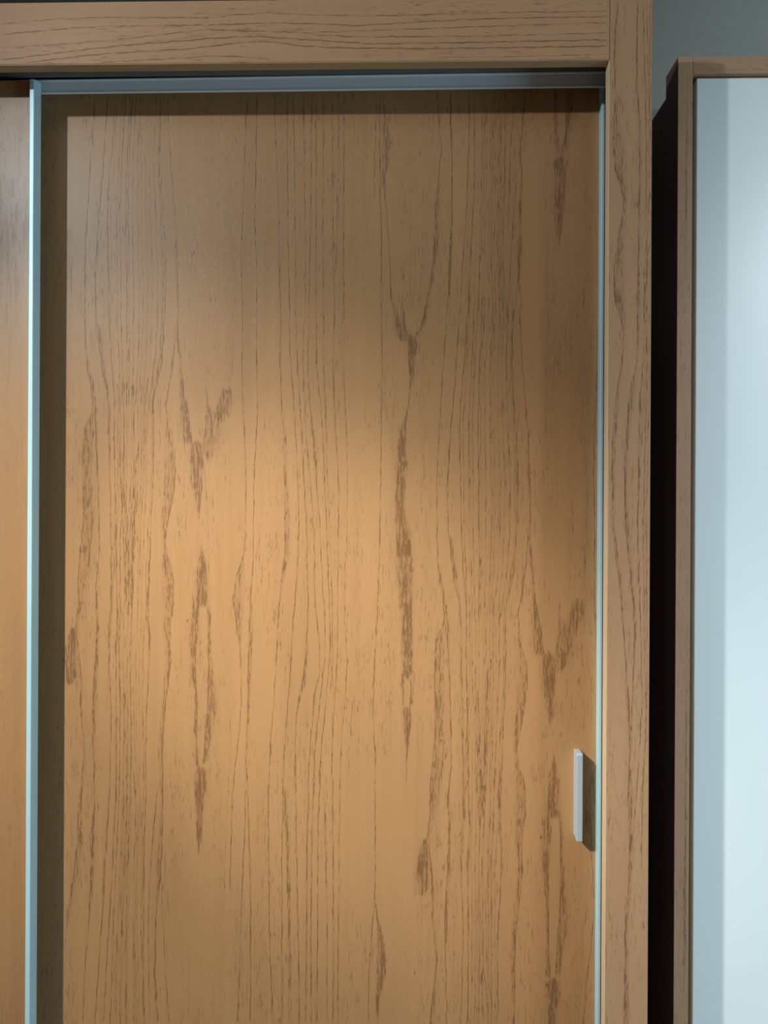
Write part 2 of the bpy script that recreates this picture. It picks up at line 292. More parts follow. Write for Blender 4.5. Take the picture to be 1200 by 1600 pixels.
0.7 0.66 1230,256.9,5.1,15.2 1250,259.3,5.1,24.0 1267,261.2,3.8,31.6 1288,263.6,3.8,27.8 1305,264.7,3.8,15.2 1328,263.9,2.0,3.5 1353,265.0,1.0,1.0
0.8 0.7 1609,-318.5,10.1,3.8 1634,-317.3,12.6,8.8 1660,-314.9,12.6,15.2 1675,-311.1,8.8,17.7 1693,-304.8,8.8,15.2 1708,-301.6,7.6,11.4 1714,-303.7,2.0,2.0
0.8 0.7 1255,279.2,10.1,3.8 1280,280.4,12.6,8.8 1305,282.7,12.6,15.2 1321,286.4,8.8,17.7 1338,292.6,8.8,15.2 1353,295.7,7.6,11.4 1360,293.7,2.0,2.0
0.5 0.4 1713,-303.7,1.3,1.3 1717,-298.1,2.0,1.0 1731,-291.7,2.5,1.3 1774,-289.2,3.5,1.3 1825,-286.9,1.0,1.0 1825,-288.4,3.5,1.0 1872,-286.1,1.0,1.0 1923,-288.9,1.0,1.0 1953,-292.1,1.0,1.0 1999,-297.4,1.0,1.0 2063,-296.5,1.0,1.0
0.5 0.4 1358,293.7,1.3,1.3 1362,299.2,2.0,1.0 1376,305.4,2.5,1.3 1419,307.9,3.5,1.3 1469,310.1,1.0,1.0 1469,308.6,3.5,1.0 1516,310.9,1.0,1.0 1566,308.1,1.0,1.0 1596,305.0,1.0,1.0 1641,299.8,1.0,1.0 1704,300.7,1.0,1.0
0.8 0.5 852,-291.6,1.0,1.0 928,-289.4,1.0,1.0 1017,-287.9,1.0,1.0 1026,-286.1,1.0,1.0 1054,-284.5,1.0,1.0 1092,-280.1,1.0,1.0 1130,-275.7,1.0,1.0 1168,-273.3,1.0,1.0 1219,-273.0,1.0,1.0 1270,-275.9,1.5,2.0 1290,-280.6,1.5,7.6 1320,-284.3,1.0,12.1 1351,-288.3,1.0,16.4 1392,-281.6,1.3,11.4 1420,-272.8,1.3,3.0 1426,-269.5,1.0,1.0 1457,-267.9,1.0,1.0 1520,-266.9,1.0,1.0 1571,-267.2,1.0,1.0 1634,-270.1,1.0,1.0 1698,-274.2,1.0,3.0 1749,-274.5,1.0,1.0 1825,-274.1,1.0,1.0 1825,-274.1,1.0,1.0 1923,-276.1,1.0,2.0 1999,-275.0,1.0,1.0 2075,-272.3,1.0,1.0 2151,-270.1,1.0,1.0 2207,-269.1,1.0,1.0
0.8 0.5 507,305.5,1.0,1.0 582,307.6,1.0,1.0 670,309.2,1.0,1.0 679,310.9,1.0,1.0 706,312.5,1.0,1.0 744,316.8,1.0,1.0 782,321.1,1.0,1.0 820,323.4,1.0,1.0 870,323.6,1.0,1.0 920,320.9,1.5,2.0 940,316.3,1.5,7.6 970,312.6,1.0,12.1 1000,308.7,1.0,16.4 1040,315.3,1.3,11.4 1068,323.9,1.3,3.0 1075,327.1,1.0,1.0 1105,328.7,1.0,1.0 1168,329.6,1.0,1.0 1218,329.4,1.0,1.0 1281,326.6,1.0,1.0 1343,322.5,1.0,3.0 1394,322.2,1.0,1.0 1469,322.6,1.0,1.0 1469,322.6,1.0,1.0 1566,320.6,1.0,2.0 1641,321.7,1.0,1.0 1717,324.4,1.0,1.0 1792,326.5,1.0,1.0 1847,327.5,1.0,1.0
0.5 0.3 801,-302.1,1.0,1.0 903,-300.0,1.0,1.0 979,-298.6,1.0,1.0 1019,-295.0,1.0,1.0 1092,-291.6,1.0,1.0 1168,-291.9,1.0,1.0
0.5 0.3 456,295.2,1.0,1.0 557,297.2,1.0,1.0 632,298.6,1.0,1.0 672,302.2,1.0,1.0 744,305.5,1.0,1.0 819,305.2,1.0,1.0
0.9 0.8 1333,-342.6,1.0,1.0 1338,-342.2,15.7,12.1 1358,-341.5,13.9,10.6 1383,-341.6,10.6,9.6 1409,-341.7,7.6,7.1 1426,-341.8,4.0,4.0 1449,-341.9,1.5,1.5
0.9 0.8 982,255.6,1.0,1.0 987,256.1,15.7,12.1 1007,256.7,13.9,10.6 1032,256.6,10.6,9.6 1057,256.5,7.6,7.1 1074,256.4,4.0,4.0 1096,256.3,1.5,1.5
0.9 0.75 1060,-345.1,7.6,2.5 1078,-347.7,6.6,2.5 1116,-349.7,3.8,1.5 1154,-349.4,4.0,1.5 1193,-350.1,4.0,2.0 1231,-352.4,6.6,3.0 1269,-352.6,9.6,4.0 1307,-351.5,9.6,5.6 1345,-350.4,7.6,5.1
0.9 0.75 713,253.2,7.6,2.5 730,250.6,6.6,2.5 768,248.7,3.8,1.5 806,249.0,4.0,1.5 843,248.3,4.0,2.0 881,246.1,6.6,3.0 919,245.9,9.6,4.0 957,247.0,9.6,5.6 994,248.0,7.6,5.1
0.9 0.7 1066,-337.4,3.0,8.1 1104,-335.1,2.0,9.1 1142,-332.7,2.0,16.4 1167,-330.3,1.5,16.4 1218,-329.3,1.5,9.6 1256,-329.5,1.5,5.1 1295,-329.6,1.5,4.5 1320,-330.3,2.0,5.1 1345,-332.5,3.8,3.8
0.9 0.7 718,260.7,3.0,8.1 756,263.0,2.0,9.1 793,265.3,2.0,16.4 819,267.7,1.5,16.4 869,268.7,1.5,9.6 907,268.5,1.5,5.1 944,268.3,1.5,4.5 969,267.7,2.0,5.1 995,265.5,3.8,3.8
0.9 0.85 912,-345.1,1.3,1.3 945,-344.5,3.8,4.3 978,-343.9,6.1,7.1 1016,-344.1,7.6,9.1 1025,-341.6,10.1,10.6 1058,-342.0,10.1,11.4 1068,-342.3,1.5,1.5
0.9 0.85 566,253.2,1.3,1.3 599,253.8,3.8,4.3 632,254.4,6.1,7.1 669,254.2,7.6,9.1 678,256.6,10.1,10.6 710,256.2,10.1,11.4 720,255.9,1.5,1.5
0.8 0.5 628,-256.0,1.0,1.0 675,-254.5,1.0,1.0 751,-255.4,1.0,1.0 827,-255.2,1.0,1.0 891,-257.3,1.0,4.0 954,-258.9,1.0,1.0 1026,-261.9,1.0,1.0 1030,-260.6,1.0,1.0 1067,-264.6,1.0,1.0 1117,-263.6,1.5,1.5 1168,-261.8,1.0,3.5 1232,-261.6,1.0,5.1 1295,-260.2,1.0,7.1 1351,-258.4,1.0,3.0 1397,-254.8,1.0,1.0 1426,-253.7,1.0,1.0 1469,-253.9,1.0,1.0 1558,-253.1,1.0,2.0 1609,-250.8,1.0,1.0 1673,-247.8,1.0,1.0 1749,-249.7,1.0,1.0 1812,-250.0,1.0,1.0 1825,-249.3,1.0,1.0 1923,-250.6,1.0,1.0 1999,-254.1,1.0,1.0 2050,-253.0,1.0,1.0 2126,-252.1,1.0,1.0 2207,-252.1,1.0,1.0
0.8 0.4 627,-277.2,1.0,1.0 713,-273.5,1.0,1.0 776,-272.1,1.0,1.0 840,-270.6,1.0,1.0 903,-268.4,1.0,1.0 967,-265.4,1.0,1.0 1030,-265.5,1.0,1.0
0.8 0.5 629,-216.5,1.0,1.0 688,-218.8,1.0,1.0 739,-221.6,1.0,1.0 815,-223.8,1.0,1.0 904,-225.0,1.0,1.0 1005,-226.1,1.0,1.0 1024,-225.6,1.0,1.0 1067,-224.3,1.0,1.0 1105,-222.7,1.0,1.0 1156,-219.2,1.0,1.0 1207,-215.6,1.0,1.0 1258,-213.3,1.0,3.0 1308,-211.0,1.0,1.0 1359,-207.5,1.0,2.5 1410,-202.6,1.0,5.1 1427,-200.2,1.0,8.6 1495,-200.5,1.0,8.6 1571,-202.2,1.0,6.1 1622,-202.4,1.0,5.6 1678,-206.6,1.0,1.0 1698,-207.9,1.0,1.0 1761,-209.5,1.0,1.0 1820,-208.5,1.0,1.0 1825,-208.6,1.0,1.0 1872,-210.1,1.0,1.0 1923,-211.6,1.0,1.0 1999,-212.8,3.0,1.0 2075,-215.7,1.0,1.0 2138,-219.6,1.0,1.0 2215,-221.5,1.0,1.0
0.8 0.5 629,-200.7,1.0,1.0 701,-201.1,1.0,1.0 777,-202.0,1.0,1.0 841,-201.8,1.0,1.0 904,-202.6,1.0,1.0 980,-201.7,1.0,1.0 1024,-200.7,1.0,1.0 1031,-201.2,1.0,1.0 1080,-199.7,1.0,1.0 1118,-197.3,1.0,1.0 1156,-195.0,1.0,1.0 1207,-190.9,1.0,1.0 1258,-187.9,1.0,2.0 1309,-185.6,1.0,1.0 1352,-182.0,1.0,1.0 1410,-178.5,1.0,1.0 1427,-176.8,1.0,1.0 1495,-176.4,1.0,1.0 1546,-178.4,1.0,1.0 1597,-180.7,1.0,1.0 1642,-183.5,1.0,1.0 1683,-185.7,1.0,1.0 1728,-189.5,1.0,1.0 1774,-193.0,1.0,1.0 1820,-194.0,1.0,1.0 1825,-193.3,1.0,1.0 1859,-194.2,1.0,1.0 1923,-196.3,1.0,1.0 1986,-196.7,1.0,1.0 2049,-198.3,1.0,1.0 2138,-199.2,1.0,1.0 2214,-200.4,1.0,1.0
0.8 0.5 629,-171.2,1.0,1.0 702,-172.3,1.0,1.0 778,-174.0,1.0,1.0 841,-175.6,1.0,1.0 930,-177.8,1.0,1.0 1006,-179.0,1.0,1.0 1025,-179.1,1.0,1.0 1106,-180.7,1.0,1.0 1144,-179.7,1.5,2.5 1182,-176.0,1.0,3.5 1207,-169.8,1.0,5.1 1245,-164.2,1.0,4.0 1296,-161.4,1.0,2.0 1347,-159.6,1.0,1.0 1397,-161.4,1.0,1.0 1427,-162.0,1.0,1.0 1457,-162.2,1.0,1.0 1521,-166.3,1.0,1.0 1584,-169.9,1.0,1.0 1647,-173.3,1.0,1.0 1703,-176.7,1.0,1.0 1774,-181.6,1.0,1.0 1820,-183.1,1.0,3.5 1825,-183.1,1.0,1.0 1923,-184.9,1.0,3.0 1999,-185.8,1.0,3.0 2075,-186.9,1.0,1.0 2151,-188.1,1.0,2.0 2212,-190.2,1.0,1.0
0.6 0.55 629,-189.0,1.0,1.0 714,-190.2,1.0,4.5 790,-191.4,1.0,4.5 866,-193.5,1.0,5.6 955,-196.5,1.0,6.6 1031,-198.7,1.0,5.1
0.8 0.5 630,-160.5,1.0,1.0 778,-160.0,1.0,1.0 854,-159.6,1.0,1.0 943,-159.6,1.0,1.0 1025,-157.4,1.0,1.0 1032,-158.8,1.0,1.0 1068,-157.2,1.0,1.0 1119,-154.1,1.0,1.0 1157,-150.5,1.0,1.0 1187,-149.4,1.0,3.0 1200,-145.6,1.0,1.0 1220,-140.7,1.0,1.0 1258,-139.6,1.0,1.0 1284,-141.0,1.0,1.0 1322,-145.7,1.0,1.0 1360,-149.0,1.0,2.5 1410,-149.7,1.0,1.0 1427,-149.3,1.0,1.0 1470,-150.8,1.0,1.0 1533,-155.5,1.0,1.0 1584,-160.3,1.0,1.0 1635,-165.6,1.0,1.0 1698,-168.5,1.0,1.0 1761,-170.8,1.0,1.0 1820,-169.6,1.0,1.0 1825,-167.1,1.0,1.0 1948,-167.7,1.0,1.0 2024,-168.9,1.0,1.0 2125,-170.7,1.0,1.0 2212,-172.4,1.0,1.0
0.8 0.5 630,-150.9,1.0,1.0 778,-152.4,1.0,1.0 880,-152.1,1.0,1.0 956,-151.5,1.0,1.0 1019,-149.8,1.0,1.0 1025,-149.3,1.0,1.0 1093,-147.6,1.0,1.0 1132,-144.0,1.0,1.0 1175,-139.2,1.0,1.0 1208,-135.5,1.0,1.0 1241,-131.9,1.0,1.0 1271,-130.8,1.0,1.0 1327,-131.5,2.0,1.0 1372,-135.1,1.0,1.0 1410,-137.0,1.0,1.0 1427,-138.7,1.0,1.0 1483,-140.7,1.0,1.0 1533,-145.3,1.0,2.5 1597,-150.2,1.0,4.0 1652,-155.6,1.0,3.0 1711,-160.9,1.0,1.0 1761,-162.5,1.0,1.0 1825,-160.2,1.0,1.0 1825,-161.5,1.0,1.0 1948,-159.1,1.0,1.0 2024,-158.7,1.0,1.0 2125,-158.5,1.0,1.0 2211,-158.4,1.0,1.0
0.8 0.5 630,-140.7,1.0,1.0 753,-141.3,1.0,1.0 855,-140.8,1.0,1.0 943,-141.3,1.0,1.0 1019,-139.6,1.0,1.0 1025,-138.4,1.0,1.0 1068,-137.9,1.0,1.0 1119,-135.1,1.0,1.0 1157,-130.2,1.0,1.0 1208,-126.6,1.0,1.0 1246,-123.0,1.0,1.0 1284,-121.9,1.0,1.0 1347,-124.0,1.0,1.0 1410,-126.4,1.0,1.0 1427,-127.7,1.0,1.0 1483,-129.3,1.0,1.0 1546,-132.7,1.0,1.0 1609,-135.5,1.0,1.0 1673,-139.1,1.0,1.0 1718,-144.5,1.0,1.0 1761,-148.0,1.0,1.0 1820,-148.3,1.0,3.0 1825,-148.8,1.0,1.0 1948,-149.4,1.0,1.0 2024,-149.3,1.0,1.0 2125,-149.8,1.0,1.0 2214,-151.3,1.0,1.0
0.7 0.4 1195,-121.5,1.0,1.0 1246,-117.9,1.0,1.0 1322,-118.8,1.0,1.0 1398,-121.2,1.0,1.0 1427,-122.7,1.0,1.0 1483,-124.7,1.0,1.0 1546,-127.6,1.0,1.0 1609,-129.9,1.0,1.0 1673,-131.5,1.0,1.0 1736,-135.1,1.0,1.0 1799,-136.0,1.0,1.0 1825,-135.6,1.0,1.0 1897,-137.0,1.0,1.0 1998,-138.3,1.0,1.0 2100,-138.0,1.0,1.0 2214,-138.6,1.0,1.0
0.7 0.4 631,-123.7,1.0,1.0 703,-124.6,1.0,1.0 804,-125.1,1.0,1.0 880,-126.7,1.0,1.0 956,-129.2,1.0,1.0 1032,-130.8,1.0,1.0
0.8 0.5 631,-114.3,1.0,1.0 779,-114.3,1.0,1.0 906,-114.9,1.0,1.0 1025,-116.8,1.0,1.0 1032,-116.3,1.0,1.0 1069,-118.3,1.0,1.0 1132,-116.9,1.0,1.0 1183,-113.8,1.0,1.0 1233,-110.8,1.0,1.0 1297,-109.3,1.0,1.0 1372,-109.7,1.0,1.0 1427,-110.0,1.0,1.0 1470,-109.4,1.0,1.0 1533,-108.7,1.0,1.0 1584,-110.8,1.0,1.0 1635,-114.8,1.0,1.0 1698,-117.7,1.0,2.5 1749,-120.0,1.0,1.0 1812,-118.3,1.0,1.0 1825,-117.1,1.0,1.0 1872,-118.1,1.0,1.0 1948,-120.2,1.0,1.0 1998,-121.2,1.0,1.0 2100,-122.3,1.0,1.0 2206,-122.8,1.0,1.0
0.7 0.4 1897,-117.4,1.0,1.0 1935,-115.1,1.0,1.0 1998,-114.1,1.0,1.0 2100,-112.6,1.0,1.0 2211,-112.2,1.0,1.0
0.7 0.4 631,-105.7,1.0,1.0 779,-105.9,1.0,1.0 868,-105.4,1.0,1.0 957,-105.1,1.0,1.0 1026,-104.1,1.0,1.0 1033,-104.2,1.0,1.0 1069,-103.8,1.0,1.0 1119,-102.1,1.0,1.0 1157,-98.5,1.0,1.0 1208,-94.9,1.0,1.0 1246,-93.1,1.0,1.0 1297,-96.6,1.0,1.0 1347,-98.2,1.0,1.0 1411,-97.2,1.0,1.0 1427,-94.8,1.0,1.0 1496,-94.3,1.0,1.0 1572,-94.2,1.0,1.0 1635,-95.8,1.0,1.0 1698,-99.9,1.0,1.0 1761,-102.3,1.0,1.0 1820,-100.6,1.0,1.0 1825,-101.1,1.0,1.0 1922,-103.1,1.0,1.0 1998,-102.7,1.0,1.0 2100,-103.2,1.0,1.0 2214,-103.8,1.0,1.0
0.7 0.4 2028,-50.9,1.0,1.0 2099,-50.8,1.0,1.0 2205,-47.8,1.0,1.0
0.8 0.4 632,-54.0,1.0,1.0 730,-53.2,1.0,1.0 780,-49.7,1.0,1.0 846,-45.0,1.0,1.0 894,-43.2,1.0,1.0 957,-44.3,1.0,1.0 1026,-44.6,1.0,1.0 1028,-45.4,1.0,1.0 1082,-44.1,1.0,1.0 1120,-46.8,1.0,1.0 1171,-48.6,1.0,1.0 1221,-47.4,1.0,1.0 1272,-45.1,2.5,1.0 1335,-41.9,3.5,1.0 1398,-40.2,2.0,1.0 1428,-39.0,1.0,1.0 1496,-38.6,1.0,1.0 1559,-37.9,1.0,1.0 1610,-37.4,1.0,1.0 1686,-36.6,3.5,1.0 1736,-36.3,1.0,1.0 1820,-37.7,1.0,1.0 1825,-37.8,1.0,1.0 1973,-38.5,1.0,1.0 2036,-40.9,2.5,1.0 2124,-42.6,1.0,1.0 2205,-43.0,1.0,1.0
0.9 0.8 632,-37.5,2.5,2.0 674,-37.8,4.5,3.0 697,-32.8,8.1,3.5 717,-30.4,9.6,5.6 743,-30.5,8.1,6.1 768,-33.2,6.3,5.6 793,-37.1,3.5,4.5 816,-40.2,2.5,2.5 841,-43.7,1.0,1.0
0.85 0.65 1859,-21.0,1.0,1.0 1897,-23.0,1.0,1.0 1947,-25.2,1.0,1.0 1985,-28.0,1.0,1.0 2023,-31.9,1.3,1.3 2049,-34.6,2.5,2.0 2069,-33.4,6.3,2.0 2089,-28.5,12.1,3.0 2114,-26.1,12.1,4.5 2137,-28.7,10.1,5.1 2162,-33.4,3.0,5.6 2188,-36.1,1.0,2.0 2210,-37.9,1.0,1.0
0.8 0.75 1785,1.9,3.7,3.7 1797,-2.8,9.2,7.7 1815,-9.0,6.8,7.7 1826,-12.2,4.6,6.1 1845,-17.8,2.5,5.5 1863,-22.2,1.1,1.8 1879,-24.1,1.1,1.1
0.9 0.8 1794,5.8,6.1,4.9 1809,2.7,4.9,3.1 1826,0.1,4.3,3.1 1848,-1.5,3.7,2.5 1874,-2.6,1.1,1.1
0.85 0.7 1789,19.3,9.2,3.1 1800,24.8,6.8,3.1 1812,29.3,3.7,3.1 1829,33.2,2.5,4.9 1863,39.8,1.8,4.6 1903,47.2,2.5,5.5 1949,53.1,4.3,5.2 1995,54.4,4.3,4.6 2041,55.7,2.8,3.7 2087,58.6,1.2,1.8 2111,62.4,1.2,1.2 2179,56.6,1.2,1.2 2216,53.3,1.2,1.2
0.9 0.82 1215,9.6,1.1,1.1 1221,9.6,9.2,9.8 1240,9.5,9.2,9.8 1286,9.0,11.0,9.8 1332,7.2,11.0,11.0 1393,3.8,14.1,14.1 1426,2.1,14.1,14.7 1472,0.4,11.7,11.7 1502,-4.4,9.2,7.7 1533,-3.9,8.6,7.7 1573,-2.6,10.4,9.2 1610,-1.9,9.2,7.4 1640,2.6,7.7,3.1 1665,6.5,2.5,1.5 1696,10.0,1.5,1.8 1726,12.9,2.8,4.3 1748,14.3,5.5,6.1 1769,14.2,8.0,8.0 1785,15.7,9.8,8.6 1794,13.2,9.2,9.2 1806,12.5,1.1,1.1
0.9 0.8 1169,2.2,2.5,2.5 1197,2.1,3.1,1.2 1221,3.2,3.7,1.2
0.9 0.7 1169,13.3,2.5,6.1 1197,15.0,1.2,5.5 1221,14.2,1.2,6.1
0.9 0.8 1040,7.8,1.1,1.1 1086,8.5,2.1,2.1 1117,9.8,4.3,4.3 1148,9.1,6.8,7.4 1168,7.4,6.1,6.8 1174,7.7,1.5,1.5
0.85 0.6 1835,72.7,1.2,1.2 1872,74.9,1.8,3.1 1918,77.8,3.7,3.7 1964,80.6,3.7,2.1 2025,80.3,2.1,1.8 2087,80.0,1.2,1.5 2148,78.1,1.2,1.2 2215,76.3,1.2,1.2
0.8 0.4 1835,94.7,1.2,1.2 1903,97.7,1.2,1.2 1964,102.0,1.2,1.2 2025,105.7,1.2,2.5 2071,106.6,1.2,1.2 2132,108.8,1.2,1.2 2218,108.3,1.2,1.2
0.8 0.4 1829,107.9,1.2,1.2 1918,111.4,1.2,1.2 1979,114.1,1.2,2.5 2041,118.4,1.2,1.2 2132,117.9,1.2,1.2 2215,116.6,1.2,1.2
0.8 0.4 1829,174.4,1.2,1.2 1918,166.3,1.2,1.2 2010,167.4,1.2,1.2 2101,169.4,1.2,1.2 2215,169.4,1.2,1.2
0.85 0.6 1835,199.3,1.2,1.2 1872,195.5,1.2,1.2 1903,192.9,2.5,2.5 1933,195.2,4.9,3.7 2010,196.3,3.7,1.5 2071,198.2,2.5,1.2 2101,195.0,3.7,2.5 2162,198.6,2.5,1.8 2214,202.9,1.5,1.2
0.7 0.4 1857,177.3,1.2,1.2 1933,180.0,1.2,1.2 1994,184.2,1.2,1.2 2071,189.9,1.2,1.2 2092,197.4,1.2,1.2
0.7 0.4 1979,173.6,1.2,1.2 2040,177.0,1.2,1.2 2147,178.9,1.2,1.2
0.7 0.4 1829,187.2,1.2,1.2 1872,190.9,1.2,1.2 1909,192.9,1.2,1.2
0.85 0.7 2101,259.7,4.9,3.1 2116,256.6,4.9,4.9 2162,253.7,3.7,3.7 2214,252.2,2.5,3.7
0.85 0.6 2101,267.3,4.9,6.1 2122,270.3,4.3,6.1 2162,271.0,1.8,9.8 2214,272.8,1.8,13.8
0.85 0.8 1945,260.5,1.2,1.2 1970,260.4,4.6,4.3 2009,260.5,8.0,8.0 2055,261.5,11.0,11.7 2092,261.9,11.7,12.3 2104,262.8,1.5,1.5
0.526901 0.4 1675,-491.2,0.9,0.9 1761,-495.0,0.9,2.3 1825,-499.1,0.9,2.3 1898,-498.9,0.9,0.9 2000,-501.5,0.9,0.9 2102,-495.4,0.9,0.9 2232,-489.8,0.9,0.9
0.645541 0.4 1319,110.3,0.9,0.9 1405,106.7,0.9,2.3 1468,102.6,0.9,2.3 1540,102.9,0.9,0.9 1641,100.3,0.9,0.9 1742,106.2,0.9,0.9 1870,111.7,0.9,0.9
0.586766 0.4 1675,-483.8,0.9,2.3 1761,-485.6,0.9,2.3 1825,-488.3,0.9,0.9 1898,-489.1,0.9,0.9 2000,-490.8,0.9,0.9 2102,-486.6,0.9,0.9 2232,-481.4,0.9,2.3
0.686223 0.4 1319,117.6,0.9,2.3 1405,115.9,0.9,2.3 1468,113.2,0.9,0.9 1540,112.4,0.9,0.9 1641,110.7,0.9,0.9 1742,114.8,0.9,0.9 1870,120.0,0.9,2.3
0.711529 0.4 1675,-479.6,0.9,0.9 1761,-480.4,0.9,0.9 1825,-482.8,0.9,0.9 1898,-482.8,0.9,0.9 2000,-485.4,0.9,2.3 2102,-482.0,0.9,0.9 2232,-475.9,0.9,2.3
0.657086 0.4 1319,121.7,0.9,0.9 1405,120.9,0.9,0.9 1468,118.5,0.9,0.9 1540,118.6,0.9,0.9 1641,116.1,0.9,2.3 1742,119.4,0.9,0.9 1870,125.4,0.9,2.3
0.699216 0.4 1675,-473.1,0.9,0.9 1761,-471.3,0.9,0.9 1825,-472.8,0.9,0.9 1898,-472.6,0.9,0.9 2000,-475.3,0.9,2.3 2102,-473.1,0.9,0.9 2232,-468.0,0.9,2.3
0.732502 0.4 1319,128.0,0.9,0.9 1405,129.8,0.9,0.9 1468,128.3,0.9,0.9 1540,128.5,0.9,0.9 1641,126.0,0.9,2.3 1742,128.0,0.9,0.9 1870,133.1,0.9,2.3
0.734635 0.4 1675,-469.3,0.9,0.9 1761,-467.8,0.9,2.3 1825,-469.0,0.9,2.3 1898,-469.0,0.9,0.9 2000,-470.9,0.9,2.3 2102,-469.8,0.9,0.9 2232,-464.3,0.9,0.9
0.565869 0.4 1319,131.8,0.9,0.9 1405,133.3,0.9,2.3 1468,132.0,0.9,2.3 1540,132.1,0.9,0.9 1641,130.2,0.9,2.3 1742,131.3,0.9,0.9 1870,136.7,0.9,0.9
0.647753 0.4 1675,-464.4,0.9,0.9 1761,-460.3,0.9,0.9 1825,-461.1,0.9,2.3 1898,-461.2,0.9,2.3 2000,-463.5,0.9,0.9 2102,-463.2,0.9,0.9 2232,-458.1,0.9,0.9
0.635934 0.4 1319,136.6,0.9,0.9 1405,140.6,0.9,0.9 1468,139.8,0.9,2.3 1540,139.7,0.9,2.3 1641,137.4,0.9,0.9 1742,137.8,0.9,0.9 1870,142.7,0.9,0.9
0.64087 0.4 1675,-457.5,0.9,0.9 1761,-452.6,0.9,0.9 1825,-451.3,0.9,0.9 1898,-451.2,0.9,2.3 2000,-454.0,0.9,0.9 2102,-454.6,0.9,0.9 2232,-450.1,0.9,2.3
0.644884 0.4 1319,143.3,0.9,0.9 1405,148.1,0.9,0.9 1468,149.4,0.9,0.9 1540,149.5,0.9,2.3 1641,146.7,0.9,0.9 1742,146.1,0.9,0.9 1870,150.5,0.9,2.3
0.579169 0.4 1675,-453.4,0.9,0.9 1761,-447.1,0.9,0.9 1825,-445.4,0.9,2.3 1898,-445.6,0.9,0.9 2000,-448.3,0.9,2.3 2102,-449.4,0.9,0.9 2232,-445.3,0.9,0.9
0.566604 0.4 1319,147.4,0.9,0.9 1405,153.5,0.9,0.9 1468,155.2,0.9,2.3 1540,154.9,0.9,0.9 1641,152.3,0.9,2.3 1742,151.2,0.9,0.9 1870,155.2,0.9,0.9
0.514951 0.4 1675,-447.2,0.9,0.9 1761,-439.1,0.9,0.9 1825,-436.9,0.9,2.3 1898,-435.9,0.9,0.9 2000,-440.2,0.9,0.9 2102,-442.1,0.9,2.3 2232,-437.9,0.9,0.9
0.568882 0.4 1319,153.4,0.9,0.9 1405,161.3,0.9,0.9 1468,163.4,0.9,2.3 1540,164.4,0.9,0.9 1641,160.2,0.9,0.9 1742,158.4,0.9,2.3 1870,162.5,0.9,0.9
0.534979 0.4 1675,-441.5,0.9,2.3 1761,-431.9,0.9,0.9 1825,-429.4,0.9,0.9 1898,-428.1,0.9,0.9 2000,-432.4,0.9,0.9 2102,-435.1,0.9,0.9 2232,-431.4,0.9,0.9
0.558255 0.4 1319,159.0,0.9,2.3 1405,168.3,0.9,0.9 1468,170.8,0.9,0.9 1540,172.1,0.9,0.9 1641,167.8,0.9,0.9 1742,165.2,0.9,0.9 1870,168.9,0.9,0.9
0.721101 0.4 1675,-435.4,0.9,0.9 1761,-423.5,0.9,2.3 1825,-419.7,0.9,0.9 1898,-419.0,0.9,0.9 2000,-423.1,0.9,2.3 2102,-427.4,0.9,0.9 2232,-423.6,0.9,2.3
0.705595 0.4 1319,164.9,0.9,0.9 1405,176.6,0.9,2.3 1468,180.3,0.9,0.9 1540,180.9,0.9,0.9 1641,176.9,0.9,2.3 1742,172.7,0.9,0.9 1870,176.4,0.9,2.3
0.688497 0.4 1675,-429.0,0.9,0.9 1761,-416.1,0.9,0.9 1825,-411.4,0.9,0.9 1898,-410.1,0.9,0.9 2000,-414.4,0.9,2.3 2102,-419.6,0.9,0.9 2231,-416.8,0.9,2.3
0.501044 0.4 1319,171.2,0.9,0.9 1405,183.8,0.9,0.9 1468,188.4,0.9,0.9 1540,189.6,0.9,0.9 1641,185.5,0.9,2.3 1742,180.4,0.9,0.9 1870,183.1,0.9,2.3
0.563473 0.4 1378,-492.1,0.9,0.9 1464,-493.0,0.9,0.9 1566,-486.8,0.9,2.3 1720,-488.5,0.9,2.3
0.65241 0.4 1025,109.5,0.9,0.9 1111,108.6,0.9,0.9 1212,114.6,0.9,2.3 1364,113.0,0.9,2.3
0.576201 0.4 1378,-487.7,0.9,2.3 1464,-488.5,0.9,2.3 1566,-482.3,0.9,0.9 1720,-483.9,0.9,2.3
0.538347 0.4 1025,113.8,0.9,2.3 1111,113.0,0.9,2.3 1212,119.0,0.9,0.9 1364,117.5,0.9,2.3
0.701326 0.4 1378,-482.4,0.9,0.9 1464,-482.0,0.9,2.3 1566,-476.2,0.9,2.3 1720,-477.4,0.9,0.9
0.502233 0.4 1026,119.0,0.9,0.9 1111,119.4,0.9,2.3 1212,125.0,0.9,2.3 1364,123.8,0.9,0.9
0.520533 0.4 1378,-477.3,0.9,0.9 1464,-476.8,0.9,0.9 1566,-471.4,0.9,0.9 1720,-472.8,0.9,0.9
0.506762 0.4 1026,123.9,0.9,0.9 1111,124.4,0.9,0.9 1212,129.7,0.9,0.9 1364,128.4,0.9,0.9
0.578404 0.4 1378,-468.9,0.9,0.9 1465,-469.2,0.9,0.9 1567,-463.4,0.9,0.9 1720,-464.0,0.9,0.9
0.536815 0.4 1026,132.1,0.9,0.9 1111,131.8,0.9,0.9 1212,137.6,0.9,0.9 1365,137.0,0.9,0.9
0.681742 0.4 1378,-465.3,0.9,0.9 1465,-465.5,0.9,0.9 1567,-459.1,0.9,0.9 1720,-460.7,0.9,0.9
0.583165 0.4 1026,135.7,0.9,0.9 1111,135.5,0.9,0.9 1212,141.7,0.9,0.9 1365,140.2,0.9,0.9
0.550045 0.4 1378,-457.9,0.9,0.9 1465,-457.4,0.9,0.9 1567,-452.2,0.9,0.9 1720,-452.7,0.9,0.9
